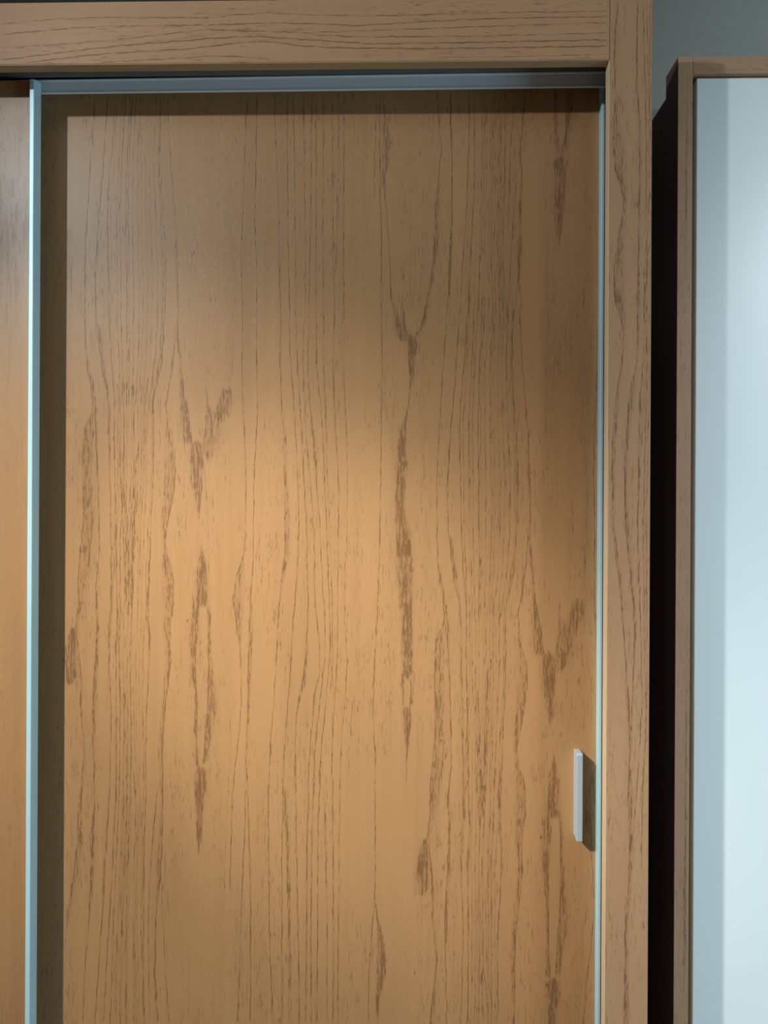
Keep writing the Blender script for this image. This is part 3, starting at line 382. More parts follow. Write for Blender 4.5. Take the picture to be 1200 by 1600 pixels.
0.62128 0.4 1026,142.9,0.9,0.9 1112,143.4,0.9,0.9 1212,148.5,0.9,0.9 1365,148.0,0.9,0.9
0.554234 0.4 1378,-452.2,0.9,2.3 1465,-451.6,0.9,0.9 1567,-446.5,0.9,2.3 1720,-447.6,0.9,0.9
0.603715 0.4 1026,148.5,0.9,2.3 1112,149.1,0.9,0.9 1212,154.0,0.9,2.3 1365,153.0,0.9,0.9
0.634001 0.4 1378,-448.5,0.9,0.9 1465,-447.6,0.9,2.3 1567,-441.8,0.9,2.3 1720,-442.5,0.9,0.9
0.491201 0.4 1026,152.1,0.9,0.9 1112,153.0,0.9,2.3 1213,158.6,0.9,2.3 1365,158.0,0.9,0.9
0.519714 0.4 1378,-443.2,0.9,2.3 1465,-441.4,0.9,0.9 1567,-436.7,0.9,0.9 1721,-436.5,0.9,0.9
0.696766 0.4 1026,157.3,0.9,2.3 1112,159.1,0.9,0.9 1213,163.7,0.9,0.9 1365,163.9,0.9,0.9
0.516152 0.4 1378,-435.5,0.9,2.3 1465,-434.7,0.9,2.3 1567,-428.7,0.9,2.3 1721,-428.8,0.9,2.3
0.673496 0.4 1026,164.9,0.9,2.3 1112,165.6,0.9,2.3 1213,171.4,0.9,2.3 1365,171.4,0.9,2.3
0.728399 0.4 600,-496.1,0.9,0.9 805,-490.7,0.9,0.9 929,-485.4,0.9,0.9 1031,-481.4,0.9,0.9 1158,-480.8,0.9,0.9 1260,-483.2,0.9,0.9 1337,-482.0,0.9,2.3 1424,-481.9,0.9,0.9
0.591144 0.4 256,105.6,0.9,0.9 459,110.8,0.9,0.9 582,116.0,0.9,0.9 683,120.0,0.9,0.9 809,120.5,0.9,0.9 910,118.2,0.9,0.9 985,119.4,0.9,2.3 1071,119.5,0.9,0.9
0.555503 0.4 600,-485.9,0.9,0.9 805,-483.1,0.9,0.9 929,-478.1,0.9,2.3 1031,-475.4,0.9,0.9 1159,-474.3,0.9,2.3 1260,-476.5,0.9,0.9 1337,-474.7,0.9,0.9 1424,-474.9,0.9,0.9
0.538799 0.4 256,115.5,0.9,0.9 459,118.3,0.9,0.9 582,123.2,0.9,2.3 683,125.8,0.9,0.9 809,126.9,0.9,2.3 910,124.7,0.9,0.9 985,126.5,0.9,0.9 1071,126.3,0.9,0.9
0.5689 0.4 600,-476.9,0.9,0.9 805,-475.5,0.9,0.9 929,-471.7,0.9,0.9 1031,-468.3,0.9,0.9 1159,-468.3,0.9,2.3 1261,-470.2,0.9,2.3 1337,-467.5,0.9,2.3 1424,-467.8,0.9,0.9
0.67968 0.4 257,124.4,0.9,0.9 459,125.7,0.9,0.9 582,129.5,0.9,0.9 683,132.8,0.9,0.9 809,132.8,0.9,2.3 910,130.9,0.9,2.3 985,133.5,0.9,2.3 1071,133.2,0.9,0.9
0.665834 0.4 600,-468.7,0.9,0.9 805,-468.6,0.9,0.9 929,-465.5,0.9,2.3 1031,-462.5,0.9,2.3 1159,-462.8,0.9,0.9 1261,-464.1,0.9,2.3 1337,-461.6,0.9,0.9 1424,-461.3,0.9,0.9
0.655461 0.4 257,132.4,0.9,0.9 460,132.5,0.9,0.9 582,135.4,0.9,2.3 683,138.5,0.9,2.3 809,138.1,0.9,0.9 910,136.8,0.9,2.3 985,139.4,0.9,0.9 1071,139.6,0.9,0.9
0.561482 0.4 601,-454.1,0.9,2.3 805,-457.2,0.9,0.9 929,-454.9,0.9,0.9 1031,-452.7,0.9,2.3 1159,-452.9,0.9,2.3 1261,-454.8,0.9,2.3 1337,-451.0,0.9,0.9 1424,-450.8,0.9,0.9
0.577382 0.4 257,146.7,0.9,2.3 460,143.6,0.9,0.9 582,145.8,0.9,0.9 683,148.0,0.9,2.3 809,147.8,0.9,2.3 910,145.9,0.9,2.3 986,149.7,0.9,0.9 1071,149.8,0.9,0.9
0.513742 0.4 601,-444.8,0.9,2.3 806,-450.5,0.9,0.9 929,-449.0,0.9,0.9 1031,-446.7,0.9,0.9 1159,-447.7,0.9,2.3 1261,-448.8,0.9,0.9 1337,-444.5,0.9,0.9 1424,-444.9,0.9,0.9
0.720615 0.4 258,155.7,0.9,2.3 460,150.1,0.9,0.9 583,151.6,0.9,0.9 683,153.9,0.9,0.9 809,152.9,0.9,2.3 910,151.8,0.9,0.9 986,156.0,0.9,0.9 1071,155.6,0.9,0.9
0.628766 0.4 601,-435.6,0.9,0.9 806,-443.3,0.9,0.9 930,-441.7,0.9,0.9 1031,-439.6,0.9,0.9 1159,-442.0,0.9,2.3 1261,-442.2,0.9,2.3 1337,-437.5,0.9,0.9 1424,-438.1,0.9,2.3
0.534585 0.4 258,164.7,0.9,0.9 460,157.2,0.9,0.9 583,158.7,0.9,0.9 683,160.8,0.9,0.9 809,158.5,0.9,2.3 910,158.2,0.9,2.3 986,162.9,0.9,0.9 1071,162.3,0.9,2.3
0.516118 0.4 600,-490.3,0.9,0.9 776,-485.1,0.9,0.9 878,-476.0,0.9,0.9 1006,-473.5,0.9,2.3 1082,-475.4,0.9,0.9 1207,-475.5,0.9,0.9
0.485613 0.4 256,111.2,0.9,0.9 430,116.3,0.9,0.9 531,125.3,0.9,0.9 658,127.7,0.9,2.3 733,125.8,0.9,0.9 857,125.7,0.9,0.9
0.581469 0.4 600,-480.1,0.9,0.9 776,-477.1,0.9,0.9 878,-469.7,0.9,0.9 1006,-467.8,0.9,0.9 1082,-471.8,0.9,0.9 1207,-472.9,0.9,2.3
0.494363 0.4 257,121.2,0.9,0.9 431,124.2,0.9,0.9 532,131.4,0.9,0.9 658,133.3,0.9,0.9 733,129.3,0.9,0.9 857,128.2,0.9,2.3
0.459726 0.4 600,-465.5,0.9,0.9 776,-466.8,0.9,2.3 878,-461.1,0.9,0.9 1006,-460.4,0.9,0.9 1082,-466.5,0.9,0.9 1207,-468.1,0.9,0.9
0.507498 0.4 257,135.5,0.9,0.9 431,134.3,0.9,2.3 532,139.8,0.9,0.9 658,140.4,0.9,0.9 733,134.5,0.9,0.9 857,132.9,0.9,0.9
0.588663 0.4 601,-449.3,0.9,0.9 776,-454.3,0.9,0.9 878,-451.3,0.9,0.9 1006,-452.8,0.9,0.9 1082,-460.8,0.9,0.9 1207,-462.8,0.9,2.3
0.607152 0.4 257,151.3,0.9,0.9 431,146.5,0.9,0.9 532,149.4,0.9,0.9 658,147.9,0.9,0.9 733,140.0,0.9,0.9 857,138.2,0.9,2.3
0.581796 0.4 601,-434.6,0.9,0.9 777,-442.6,0.9,0.9 879,-442.7,0.9,2.3 1006,-444.9,0.9,0.9 1082,-455.5,0.9,0.9 1207,-458.7,0.9,0.9
0.559007 0.4 258,165.7,0.9,0.9 431,157.8,0.9,0.9 532,157.8,0.9,2.3 658,155.6,0.9,0.9 734,145.3,0.9,0.9 857,142.2,0.9,0.9
0.740868 0.4 1332,-466.8,0.9,0.9 1466,-473.9,0.9,0.9 1600,-478.7,0.9,0.9
0.684382 0.4 980,134.3,0.9,0.9 1113,127.3,0.9,0.9 1245,122.6,0.9,0.9
0.660772 0.4 1340,-465.2,0.9,0.9 1445,-470.4,0.9,2.3 1551,-472.8,0.9,2.3
0.625356 0.4 988,135.8,0.9,0.9 1092,130.7,0.9,2.3 1197,128.3,0.9,2.3
0.800322 0.4 1332,-463.0,0.9,0.9 1466,-458.7,0.9,2.3 1600,-455.5,0.9,2.3
0.728315 0.4 980,137.9,0.9,0.9 1113,142.2,0.9,2.3 1245,145.2,0.9,2.3
0.682367 0.4 1340,-463.6,0.9,2.3 1445,-461.2,0.9,2.3 1551,-458.9,0.9,2.3
0.771918 0.4 988,137.4,0.9,2.3 1093,139.7,0.9,2.3 1197,141.9,0.9,2.3
0.755798 0.4 1345,-465.1,0.9,0.9 1416,-467.8,0.9,0.9 1487,-469.5,0.9,0.9
0.710482 0.4 993,135.8,0.9,0.9 1064,133.3,0.9,0.9 1134,131.6,0.9,0.9
0.811835 0.4 1345,-464.1,0.9,0.9 1416,-462.4,0.9,2.3 1487,-461.3,0.9,0.9
0.761514 0.4 993,136.8,0.9,0.9 1064,138.5,0.9,2.3 1134,139.6,0.9,0.9
0.77929 0.4 1314,-468.8,0.9,0.9 1464,-477.4,0.9,0.9 1615,-484.1,0.9,0.9
0.600174 0.4 963,132.3,0.9,0.9 1111,123.9,0.9,0.9 1260,117.4,0.9,0.9
0.590819 0.4 1314,-462.2,0.9,0.9 1465,-455.2,0.9,0.9 1615,-450.8,0.9,0.9
0.607105 0.4 963,138.8,0.9,0.9 1112,145.6,0.9,0.9 1260,149.9,0.9,0.9
0.496532 0.4 1802,116.8,1.1,1.1 1949,121.6,1.1,1.1 2071,124.3,1.1,1.1 2246,123.9,1.1,1.1
0.668281 0.4 1802,124.8,1.1,1.1 1949,127.8,1.1,1.1 2071,130.3,1.1,1.1 2246,130.1,1.1,1.1
0.574461 0.4 1802,130.1,1.1,1.1 1949,130.7,1.1,1.1 2071,134.0,1.1,1.1 2246,134.1,1.1,1.1
0.503216 0.4 1802,135.5,1.1,1.1 1949,135.1,1.1,1.1 2071,138.0,1.1,1.1 2246,138.4,1.1,2.8
0.564657 0.4 1802,145.1,1.1,1.1 1949,142.5,1.1,2.8 2071,144.7,1.1,1.1 2245,145.0,1.1,1.1
0.717487 0.4 1802,151.0,1.1,1.1 1949,146.7,1.1,1.1 2071,148.6,1.1,2.8 2245,149.8,1.1,1.1
0.680969 0.4 1802,156.4,1.1,1.1 1949,151.6,1.1,1.1 2071,153.1,1.1,1.1 2245,153.4,1.1,2.8
0.664121 0.4 1802,164.3,1.1,1.1 1949,157.2,1.1,1.1 2071,158.5,1.1,1.1 2245,158.5,1.1,1.1
0.703703 0.4 1802,169.7,1.1,2.8 1949,160.6,1.1,2.8 2071,162.2,1.1,1.1 2245,162.5,1.1,2.8"""
STILE_GRAIN="""0.8 0.5 711,349.3,5.0,6.2 769,347.7,2.0,5.0 807,348.8,2.5,3.5 844,347.4,2.0,4.5 886,350.8,1.5,3.5 926,353.1,1.5,3.5 980,354.1,1.5,6.5 1018,352.6,1.0,7.0 1067,351.9,1.0,5.0 1099,352.2,1.0,3.5 1129,354.1,2.5,2.5 1166,353.1,3.5,3.8 1204,351.7,4.0,2.0 1241,348.6,3.5,1.2 1290,345.1,2.0,1.0 1340,341.2,2.0,2.0 1390,336.0,1.0,4.5 1439,329.6,1.0,4.0 1489,325.6,1.0,3.5 1526,325.0,1.0,3.8 1576,324.0,1.0,5.0 1613,325.0,1.0,5.0 1663,327.7,1.2,6.2 1687,330.8,1.5,3.5 1725,336.8,1.2,2.0 1750,340.3,1.2,1.5 1774,340.2,1.2,2.0 1799,337.6,1.5,4.5 1817,330.1,1.5,11.2 1849,325.1,1.2,15.5 1886,326.1,1.2,12.5 1908,329.7,1.2,10.0 1936,333.2,1.2,7.5 1961,338.1,1.2,3.8 1985,339.9,1.5,3.8 2005,335.4,2.0,10.5 2035,326.6,1.2,15.5 2072,323.2,1.2,14.5 2110,323.7,1.5,7.0 2147,326.8,1.2,2.5 2196,324.5,1.0,3.5 2246,325.5,1.0,3.5 2296,330.2,1.0,1.0
0.8 0.5 1171,355.6,1.5,1.5 1204,357.1,1.5,2.0 1253,358.8,1.5,2.5 1303,359.8,1.5,3.5 1353,358.3,1.0,3.5 1395,354.4,1.0,3.5 1439,349.3,1.0,6.0 1489,345.3,1.0,5.5 1526,343.9,1.0,4.0 1588,343.6,1.0,4.0 1638,347.1,1.0,5.5 1688,350.5,1.0,8.0 1720,359.0,1.0,2.5 1750,362.5,1.0,2.0 1824,362.1,1.0,5.5 1874,361.9,1.0,3.5 1908,362.9,1.0,3.5 1985,363.8,1.0,3.0 2047,364.2,1.0,3.5 2109,363.9,2.0,2.0 2159,359.2,1.5,2.0 2221,358.9,1.0,2.0 2295,359.8,1.0,1.0
0.7 0.5 993,358.9,1.0,1.0 1055,363.5,1.0,1.0 1105,367.0,1.0,1.0 1129,368.1,1.0,1.0 1204,371.9,1.0,1.0 1278,371.0,1.0,2.0 1353,368.2,1.0,1.0 1427,365.4,2.0,3.0 1489,363.8,1.0,1.0 1526,364.9,1.0,3.5 1626,364.4,1.0,3.5 1675,366.6,1.0,3.5 1737,371.2,1.0,1.0 1799,372.1,1.0,1.0 1874,371.7,1.0,1.0 1923,375.2,1.0,1.0 2047,374.5,1.0,1.0 2146,372.8,1.0,2.0 2221,370.0,1.0,1.0 2295,368.4,1.0,1.0
0.7 0.4 943,372.2,1.0,1.0 1018,372.8,1.0,1.0 1105,375.6,1.0,1.0 1130,376.7,1.0,1.0 1204,378.3,1.0,1.0 1278,375.9,1.0,1.0 1378,374.2,1.0,1.0 1477,372.0,1.0,1.0 1526,373.5,1.0,1.0 1650,375.3,1.0,1.0 1725,377.4,1.0,1.0 1898,376.5,1.0,1.0 1923,382.5,1.0,1.0 2047,381.9,1.0,1.0 2171,378.8,1.0,1.0 2295,379.5,1.0,1.0
0.6 0.4 1130,379.9,1.0,1.0 1254,379.8,1.0,1.0 1378,378.4,1.0,1.0 1502,377.3,1.0,1.0 1526,378.4,1.0,1.0 1626,379.1,1.0,1.0 1725,380.6,1.0,1.0 1898,380.2,1.0,1.0
0.6 0.4 1601,369.4,1.0,1.0 1675,372.2,1.0,1.0 1750,375.1,1.0,1.0 1849,374.3,1.0,1.0 1998,379.2,1.0,1.0 2122,377.9,1.0,1.0 2221,375.6,1.0,1.0 2295,373.8,1.0,1.0"""
RAIL_GRAIN="""0.7 0.4 -641,2268.7,1.6,1.6 -559,2275.9,1.6,1.6 -477,2277.9,1.6,1.6 -315,2275.3,1.6,1.6 -274,2278.9,1.6,1.6 -214,2282.3,1.6,1.6 -153,2278.4,1.6,1.6 -33,2275.5,1.6,1.6 126,2278.5,1.6,1.6 316,2279.6,1.6,1.6
0.8 0.4 -641,2252.5,1.6,1.6 -538,2260.7,1.6,1.6 -477,2263.7,1.6,1.6 -315,2264.1,1.6,1.6 -214,2266.2,1.6,1.6 -153,2264.8,1.6,1.6 -73,2260.7,1.6,1.6 46,2266.6,1.6,1.6 165,2270.1,1.6,1.6 316,2270.5,1.6,1.6
0.7 0.4 -641,2231.0,1.6,1.6 -538,2236.5,1.6,1.6 -436,2244.4,1.6,1.6 -315,2257.2,1.6,1.6 -153,2250.3,1.6,1.6 46,2255.4,1.6,1.6 165,2258.2,1.6,1.6 316,2261.4,1.6,1.6
0.9 0.5 -641,2212.0,1.6,1.6 -559,2221.3,1.6,1.6 -457,2232.5,1.6,1.6 -355,2239.5,1.6,1.6 -294,2243.7,1.6,1.6 -234,2245.5,1.6,1.6 -153,2239.5,1.6,1.6 -53,2231.7,1.6,1.6 126,2232.7,1.6,1.6 316,2234.7,1.6,1.6
0.9 0.5 -600,2207.5,1.6,1.6 -477,2220.5,1.6,1.6 -335,2227.2,1.6,1.6 -254,2236.5,1.6,1.6 -214,2237.3,1.6,1.6 -161,2229.5,1.6,1.6 -93,2225.7,1.6,1.6 46,2223.5,1.6,1.6 316,2224.8,1.6,1.6
0.8 0.5 -485,2206.5,1.6,1.6 -375,2211.5,1.6,1.6 -294,2215.6,1.6,1.6 -234,2211.8,1.6,1.6 -201,2207.4,1.6,1.6
0.7 0.4 -153,2247.5,1.6,1.6 -53,2242.5,1.6,1.6 126,2242.6,1.6,1.6 316,2245.5,1.6,1.6
0.6 0.4 46,2209.5,1.6,1.6 166,2209.6,1.6,1.6 316,2212.1,1.6,1.6
0.5 0.4 -436,2235.5,1.6,1.6 -355,2243.5,1.6,1.6 -274,2252.8,1.6,1.6 -153,2254.3,1.6,1.6"""

def parse_grain(txt):
    out = []
    for ln in txt.strip().split('\n'):
        q = ln.split()
        out.append((float(q[0]), float(q[1]), np.array([[float(v) for v in s.split(',')] for s in q[2:]])))
    return out

def grain_field(lines, across, along, knots=()):
    """density of dark pores (0..1) at every (along, across) in millimetres.
    Each line: core and fade strength, then along, across, fade width on the low side, fade width on the high side."""
    F = np.zeros((len(along), len(across)))
    k = np.arange(1, 4)
    for c, s, P in lines:
        m = (along >= P[0, 0]) & (along <= P[-1, 0])
        if not m.any():
            continue
        t = along[m]
        # small natural waver so that the digitised line is not polygonal
        x = np.interp(t, P[:, 0], P[:, 1]) + 0.35 * np.sin(t / 7.3 + P[0, 1]) + 0.25 * np.sin(t / 3.1 + 2 * P[0, 1])
        wl = np.interp(t, P[:, 0], P[:, 2])
        wr = np.interp(t, P[:, 0], P[:, 3])
        tip = np.clip(np.minimum(t - P[0, 0], P[-1, 0] - t) / 12.0 + 0.35, 0, 1)
        d = across[None, :] - x[:, None]
        wd = np.where(d < 0, wl[:, None], wr[:, None])
        wide = np.clip((wd - 1.6) / 2.0, 0, 1)
        fade = (s * 0.86 if s > 0.6 else s * 1.12) * np.clip((1.0 - np.abs(d) / (1.5 * wd)) * 1.9, 0, 1) * wide
        core = c * np.clip(1.6 - np.abs(d) / 0.95, 0, 1)
        F[m] = np.maximum(F[m], np.maximum(core, fade) * tip[:, None])
    for (a, b, r) in knots:
        d2 = ((across[None, :] - b) / r) ** 2 + ((along[:, None] - a) / (r * 2.2)) ** 2
        F = np.maximum(F, 1.3 * np.clip(1.3 - d2, 0, 1))
    return F

def figured_board(name, lo, hi, lines, axis, step, mat, parent, knots=(), bev=0.0012):
    """a board whose front face is a fine grid carrying the grain density; axis = grain direction"""
    x = np.arange(lo[0] + bev, hi[0] - bev + 1e-9, (hi[0] - lo[0] - 2 * bev) / max(1, round((hi[0] - lo[0]) / step[0])))
    z = np.arange(lo[2] + bev, hi[2] - bev + 1e-9, (hi[2] - lo[2] - 2 * bev) / max(1, round((hi[2] - lo[2]) / step[1])))
    X, Z = np.meshgrid(x, z)
    if axis == 'Z':
        al = z * 1000
        lowest = min(P[0, 0] for _, _, P in lines)
        al = np.where(al < lowest + 6, 2 * (lowest + 6) - al, al)     # the figure repeats, turned over, towards the floor
        order = np.argsort(al)
        F = np.empty((len(z), len(x)))
        F[order] = grain_field(lines, x * 1000, al[order], knots)
    else:
        F = grain_field(lines, z * 1000, x * 1000, knots).T
    nx, nz = len(x), len(z)
    co = np.stack([X.ravel(), np.full(nx * nz, lo[1]), Z.ravel()], 1)
    i = np.arange(nx * nz).reshape(nz, nx)
    q = np.stack([i[:-1, :-1], i[:-1, 1:], i[1:, 1:], i[1:, :-1]], -1).reshape(-1, 4)
    # bevelled rim, sides and back
    y0, y1 = lo[1], hi[1]
    base = nx * nz
    f4 = [i[0, 0], i[0, -1], i[-1, -1], i[-1, 0]]
    ring = [(lo[0], y0 + bev, lo[2]), (hi[0], y0 + bev, lo[2]), (hi[0], y0 + bev, hi[2]), (lo[0], y0 + bev, hi[2]),
            (lo[0], y1, lo[2]), (hi[0], y1, lo[2]), (hi[0], y1, hi[2]), (lo[0], y1, hi[2])]
    co = np.vstack([co, np.array(ring)])
    ex = []
    for k in range(4):
        j = (k + 1) % 4
        ex.append((f4[j], f4[k], base + k, base + j))
        ex.append((base + j, base + k, base + 4 + k, base + 4 + j))
    ex.append((base + 7, base + 4, base + 5, base + 6)[::-1])
    # faces: grid wound so that it looks towards -y
    q = np.vstack([q, np.array(ex)])
    me = bpy.data.meshes.new(name)
    me.vertices.add(len(co))
    me.vertices.foreach_set('co', co.astype(np.float32).ravel())
    me.loops.add(q.size)
    me.loops.foreach_set('vertex_index', q.astype(np.int32).ravel())
    me.polygons.add(len(q))
    me.polygons.foreach_set('loop_start', np.arange(0, q.size, 4, dtype=np.int32))
    me.update(calc_edges=True)
    at = me.attributes.new('grain', 'FLOAT', 'POINT')
    at.data.foreach_set('value', np.concatenate([F.ravel(), np.zeros(8)]).astype(np.float32))
    me.validate()
    return obj(name, me, mat, parent)

# ------------------------------------------------------------------ the setting
struct('floor', (-4.0, -5.2, -0.05), (4.0, 1.6, 0.0), M['floor'])
struct('ceiling', (-4.0, -5.2, 2.908), (4.0, 1.6, 2.96), M['ceiling'])
struct('wall_back', (-4.0, 1.5, 0.0), (4.0, 1.6, 2.908), M['wall'])

# ------------------------------------------------------------------ the sliding-door wardrobe
W = thing('wardrobe', 'large wooden wardrobe with sliding doors and aluminium trim, filling the left and centre', 'wardrobe')
XL, XR = -1.600, 0.3832          # outer edges of the front frame
IL, IR = -1.534, 0.3178          # opening
ZT, ZR = 2.3030, 2.2046          # top of the frame, underside of the top rail
stile_lines, rail_lines, door_lines = (parse_grain(t) for t in (STILE_GRAIN, RAIL_GRAIN, DOOR_GRAIN))

SK = [(1351, 341, 1.0), (1343, 324, 0.8)]
figured_board('frame_stile', (IR, 0.0, 0.10), (XR, 0.022, ZT), stile_lines, 'Z', (0.0010, 0.004), M['wood_stile'], W, SK)
shifted = [(c, s, P + np.array([0, XL * 1000 - IR * 1000, 0, 0])) for c, s, P in stile_lines]
figured_board('frame_stile', (XL, 0.0, 0.10), (IL, 0.022, ZT), shifted, 'Z', (0.0010, 0.004), M['wood_stile'], W)
figured_board('top_rail', (IL, 0.0, ZR), (IR - 0.0006, 0.020, ZT), rail_lines, 'X', (0.004, 0.0010), M['wood_rail'], W)
# edge bands on the inner faces; the side ones have lamp light in their colour
box('edge_band', (IR - 0.0010, 0.0008, 0.10), (IR - 0.0001, 0.0215, ZR - 0.001), M['edge_band'], W)['label'] = 'wood edge band, coloured as lamplit'
box('edge_band', (IL + 0.0001, 0.0008, 0.10), (IL + 0.0010, 0.0215, ZR - 0.001), M['edge_band'], W)['label'] = 'wood edge band, coloured as lamplit'
box('edge_band', (IL + 0.001, 0.0008, ZR - 0.0010), (IR - 0.001, 0.0195, ZR - 0.0001), M['edge_band_x'], W)['label'] = 'wood edge band, coloured as lamplit'
# carcase behind the frame
box('side_panel', (XR - 0.020, 0.0222, 0.0), (XR - 0.002, 0.60, 2.272), M['dark_side'], W, 0.0008)['label'] = 'dark brown side panel'
box('side_panel', (XL + 0.002, 0.0222, 0.0), (XL + 0.020, 0.60, 2.272), M['dark_side'], W, 0.0008)['label'] = 'dark brown side panel'
box('top_panel', (XL + 0.0205, 0.0222, 2.2530), (XR - 0.0205, 0.60, 2.272), M['carcase'], W)
box('back_panel', (XL + 0.0205, 0.590, 0.10), (XR - 0.0205, 0.5995, 2.2525), M['carcase'], W)
box('bottom_panel', (XL + 0.0205, 0.0222, 0.09), (XR - 0.0205, 0.589, 0.108), M['carcase'], W)
box('plinth', (XL + 0.0205, 0.02, 0.0), (XR - 0.0205, 0.040, 0.0895), M['wood_rail'], W)

# aluminium double track hanging under the top panel
t = bmesh.new()
yb = 0.0790
zt, zb = 2.2310, 2.2062
add_extrusion(t, [(yb + 0.0012, zb + 0.0022), (yb, zb + 0.0022), (yb, zb), (yb + 0.0045, zb), (yb + 0.0045, zt),
                  (yb, zt), (yb, zt - 0.0020), (yb + 0.0012, zt - 0.0020)], XL + 0.021, XR - 0.0207, 'X')
for v in t.verts:      # the fascia hangs a few millimetres lower on the left
    v.co.z += (v.co.x - 0.325) * (0.0064 if v.co.z > 2.22 else 0.0036)
tr = obj('track', t, M['alu_x'], W)
tr['label'] = 'aluminium track fascia'
box('track_recess', (XL + 0.021, 0.0795, 2.2315), (XR - 0.0207, 0.0840, 2.2526), M['track_dark'], W)['label'] = 'dark recess above the doors'
b = bmesh.new()
for yy in (0.052, 0.098):
    add_box(b, (XL + 0.021, yy, 0.1082), (XR - 0.0207, yy + 0.010, 0.116), 0.0006)
obj('bottom_track', b, M['alu_x'], W)

ZB = 0.120                        # lower edge of the doors

def edge_profile(name, xa, xb, yf, yk, z0, z1, parent, r=0.0012, tip=0.0):
    """anodised flat bar standing proud of the panel, with softly rounded front corners"""
    bm = bmesh.new()
    pr = [(xa, yk), (xa, yf + r), (xa + r * 0.3, yf + r * 0.3), (xa + r, yf),
          (xb - r, yf), (xb - r * 0.3, yf + r * 0.3), (xb, yf + r), (xb, yk)]
    add_extrusion(bm, pr, z0, z1, 'Z')
    for v in bm.verts:      # the top is cut at a slope
        if v.co.z > 2 and v.co.y > yf + 0.01:
            v.co.z += tip
    o = obj(name, bm, M['alu'], parent)
    o['label'] = 'aluminium edge profile'
    return o

# front (left) door, overlapping the rear one
LX0, LX1, SX = -1.533, -0.6160, -0.6080
dl = box('door', (LX0 + 0.008, 0.0605, ZB), (LX1, 0.0690, 2.2140), M['wood_plain'], W, 0.0006)
dl['label'] = 'front sliding door at the left edge of the photo, plain wood'
edge_profile('edge_profile', LX1, SX, 0.0450, 0.0690, ZB, 2.2070, dl, tip=0.0060)
edge_profile('edge_profile', LX0, LX0 + 0.008, 0.0450, 0.0690, ZB, 2.2070, dl, tip=0.0060)

# rear (right) door: the figured panel
YP = 0.1000
RX0, RX1, RS = -0.640, 0.3266, 0.3318
KN = [(1938, -358, 1.3), (1690, -388, 1.0), (1693, -527, 1.2), (1681, -407, 1.4), (2108, 26, 1.4),
      (1337, 213, 1.3), (1326, 192, 1.0), (1576, 243, 1.3), (1312, -366, 1.6), (954, 235, 1.6), (721, 24, 1.4)]
dr = figured_board('door', (RX0 + 0.006, YP, ZB), (RX1, YP + 0.009, 2.2280), door_lines, 'Z', (0.00135, 0.0045),
                   M['wood_figured'], W, KN, 0.0006)
dr['label'] = 'rear sliding door with bold cathedral wood grain'
edge_profile('edge_profile', RX1, RS, 0.0830, YP + 0.009, ZB, 2.2240, dr, 0.0009)
edge_profile('edge_profile', RX0, RX0 + 0.006, 0.0830, YP + 0.009, ZB, 2.2240, dr, 0.0009)

# pull handle: a solid bar, its foot cut at a slant, with small edge bevels
hx0, hx1, hz0, hz1, hy, hk = 0.2896, 0.2992, 0.9570, 1.1025, 0.0750, YP
h = bmesh.new()
pr = [(hk, hz0 + 0.0040), (hk, hz1), (hy + 0.0030, hz1), (hy, hz1 - 0.0030), (hy, hz0 + 0.0010), (hy + 0.0010, hz0),
      (hy + 0.0060, hz0)]
A = [h.verts.new((hx0, p[0], p[1])) for p in pr]
B = [h.verts.new((hx1, p[0], p[1])) for p in pr]
n = len(pr)
for i in range(n):
    h.faces.new((A[i], B[i], B[(i + 1) % n], A[(i + 1) % n]))
h.faces.new(A)
h.faces.new(B[::-1])
bmesh.ops.recalc_face_normals(h, faces=h.faces)
ed = [e for e in h.edges if not all(abs(v.co.y - hk) < 1e-6 for v in e.verts) and
      (all(v in A for v in e.verts) or all(v in B for v in e.verts))]
bmesh.ops.bevel(h, geom=ed, offset=0.0008, segments=2, affect='EDGES', profile=0.5)
hd = obj('handle', h, M['handle'], dr)
hd['label'] = 'satin silver pull handle'

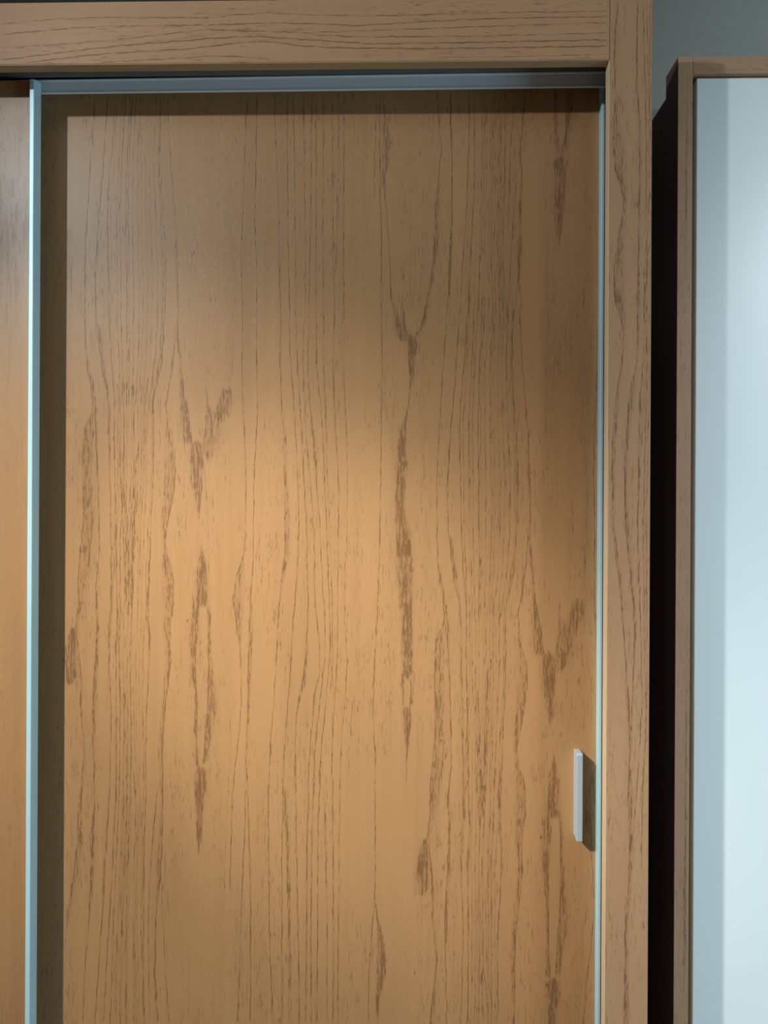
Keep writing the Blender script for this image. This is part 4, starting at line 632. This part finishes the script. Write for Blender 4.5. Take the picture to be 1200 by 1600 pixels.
# ------------------------------------------------------------------ the cabinet to the right
K = thing('cabinet', 'brown wood-edged cabinet with a pale blue-white door, right of the large wardrobe', 'cabinet')
CX0, CX1 = 0.4700, 1.3700
CZ, YF, YD = 2.2862, 0.134, 0.1940
box('frame_stile', (CX0, YF, 0.08), (CX0 + 0.0251, YD, CZ), M['oak'], K, 0.0006)
box('frame_stile', (CX1 - 0.0251, YF, 0.08), (CX1, YD, CZ), M['oak'], K, 0.0006)
box('top_rail', (CX0 + 0.0255, YF, CZ - 0.0292), (CX1 - 0.0255, YD, CZ - 0.0004), M['oak_x'], K, 0.0006)
for x0 in (CX0 - 0.0006, CX1 + 0.0001):
    box('frame_side', (x0, YF + 0.0012, 0.08), (x0 + 0.0005, YD, CZ - 0.001), M['dark_side'], K)['label'] = 'dark outer face of the frame'
box('side_panel', (CX0, YD + 0.0002, 0.0), (CX0 + 0.018, 0.76, 2.2474), M['dark_side'], K, 0.0006)['label'] = 'dark brown side panel'
box('side_panel', (CX1 - 0.018, YD + 0.0002, 0.0), (CX1, 0.76, 2.2474), M['dark_side'], K, 0.0006)['label'] = 'dark brown side panel'
box('top_panel', (CX0 + 0.0185, YD + 0.0002, 2.2290), (CX1 - 0.0185, 0.76, 2.2474), M['carcase'], K)
box('back_panel', (CX0 + 0.0185, 0.750, 0.08), (CX1 - 0.0185, 0.7595, 2.2285), M['carcase'], K)
box('bottom_panel', (CX0 + 0.0185, YD + 0.0002, 0.08), (CX1 - 0.0185, 0.749, 0.098), M['carcase'], K)
box('plinth', (CX0 + 0.0185, YD + 0.001, 0.0), (CX1 - 0.0185, YD + 0.02, 0.0795), M['oak_x'], K)
dd = box('door', (CX0 + 0.0342, YF + 0.0060, 0.085), (CX1 - 0.0342, YF + 0.0260, 2.2526), M['white'], K, 0.0015)
dd['label'] = 'pale blue-white lacquered door'
box('gap_strip', (CX0 + 0.0253, YF + 0.030, 0.09), (CX0 + 0.0400, YF + 0.036, CZ - 0.030), M['track_dark'], K)
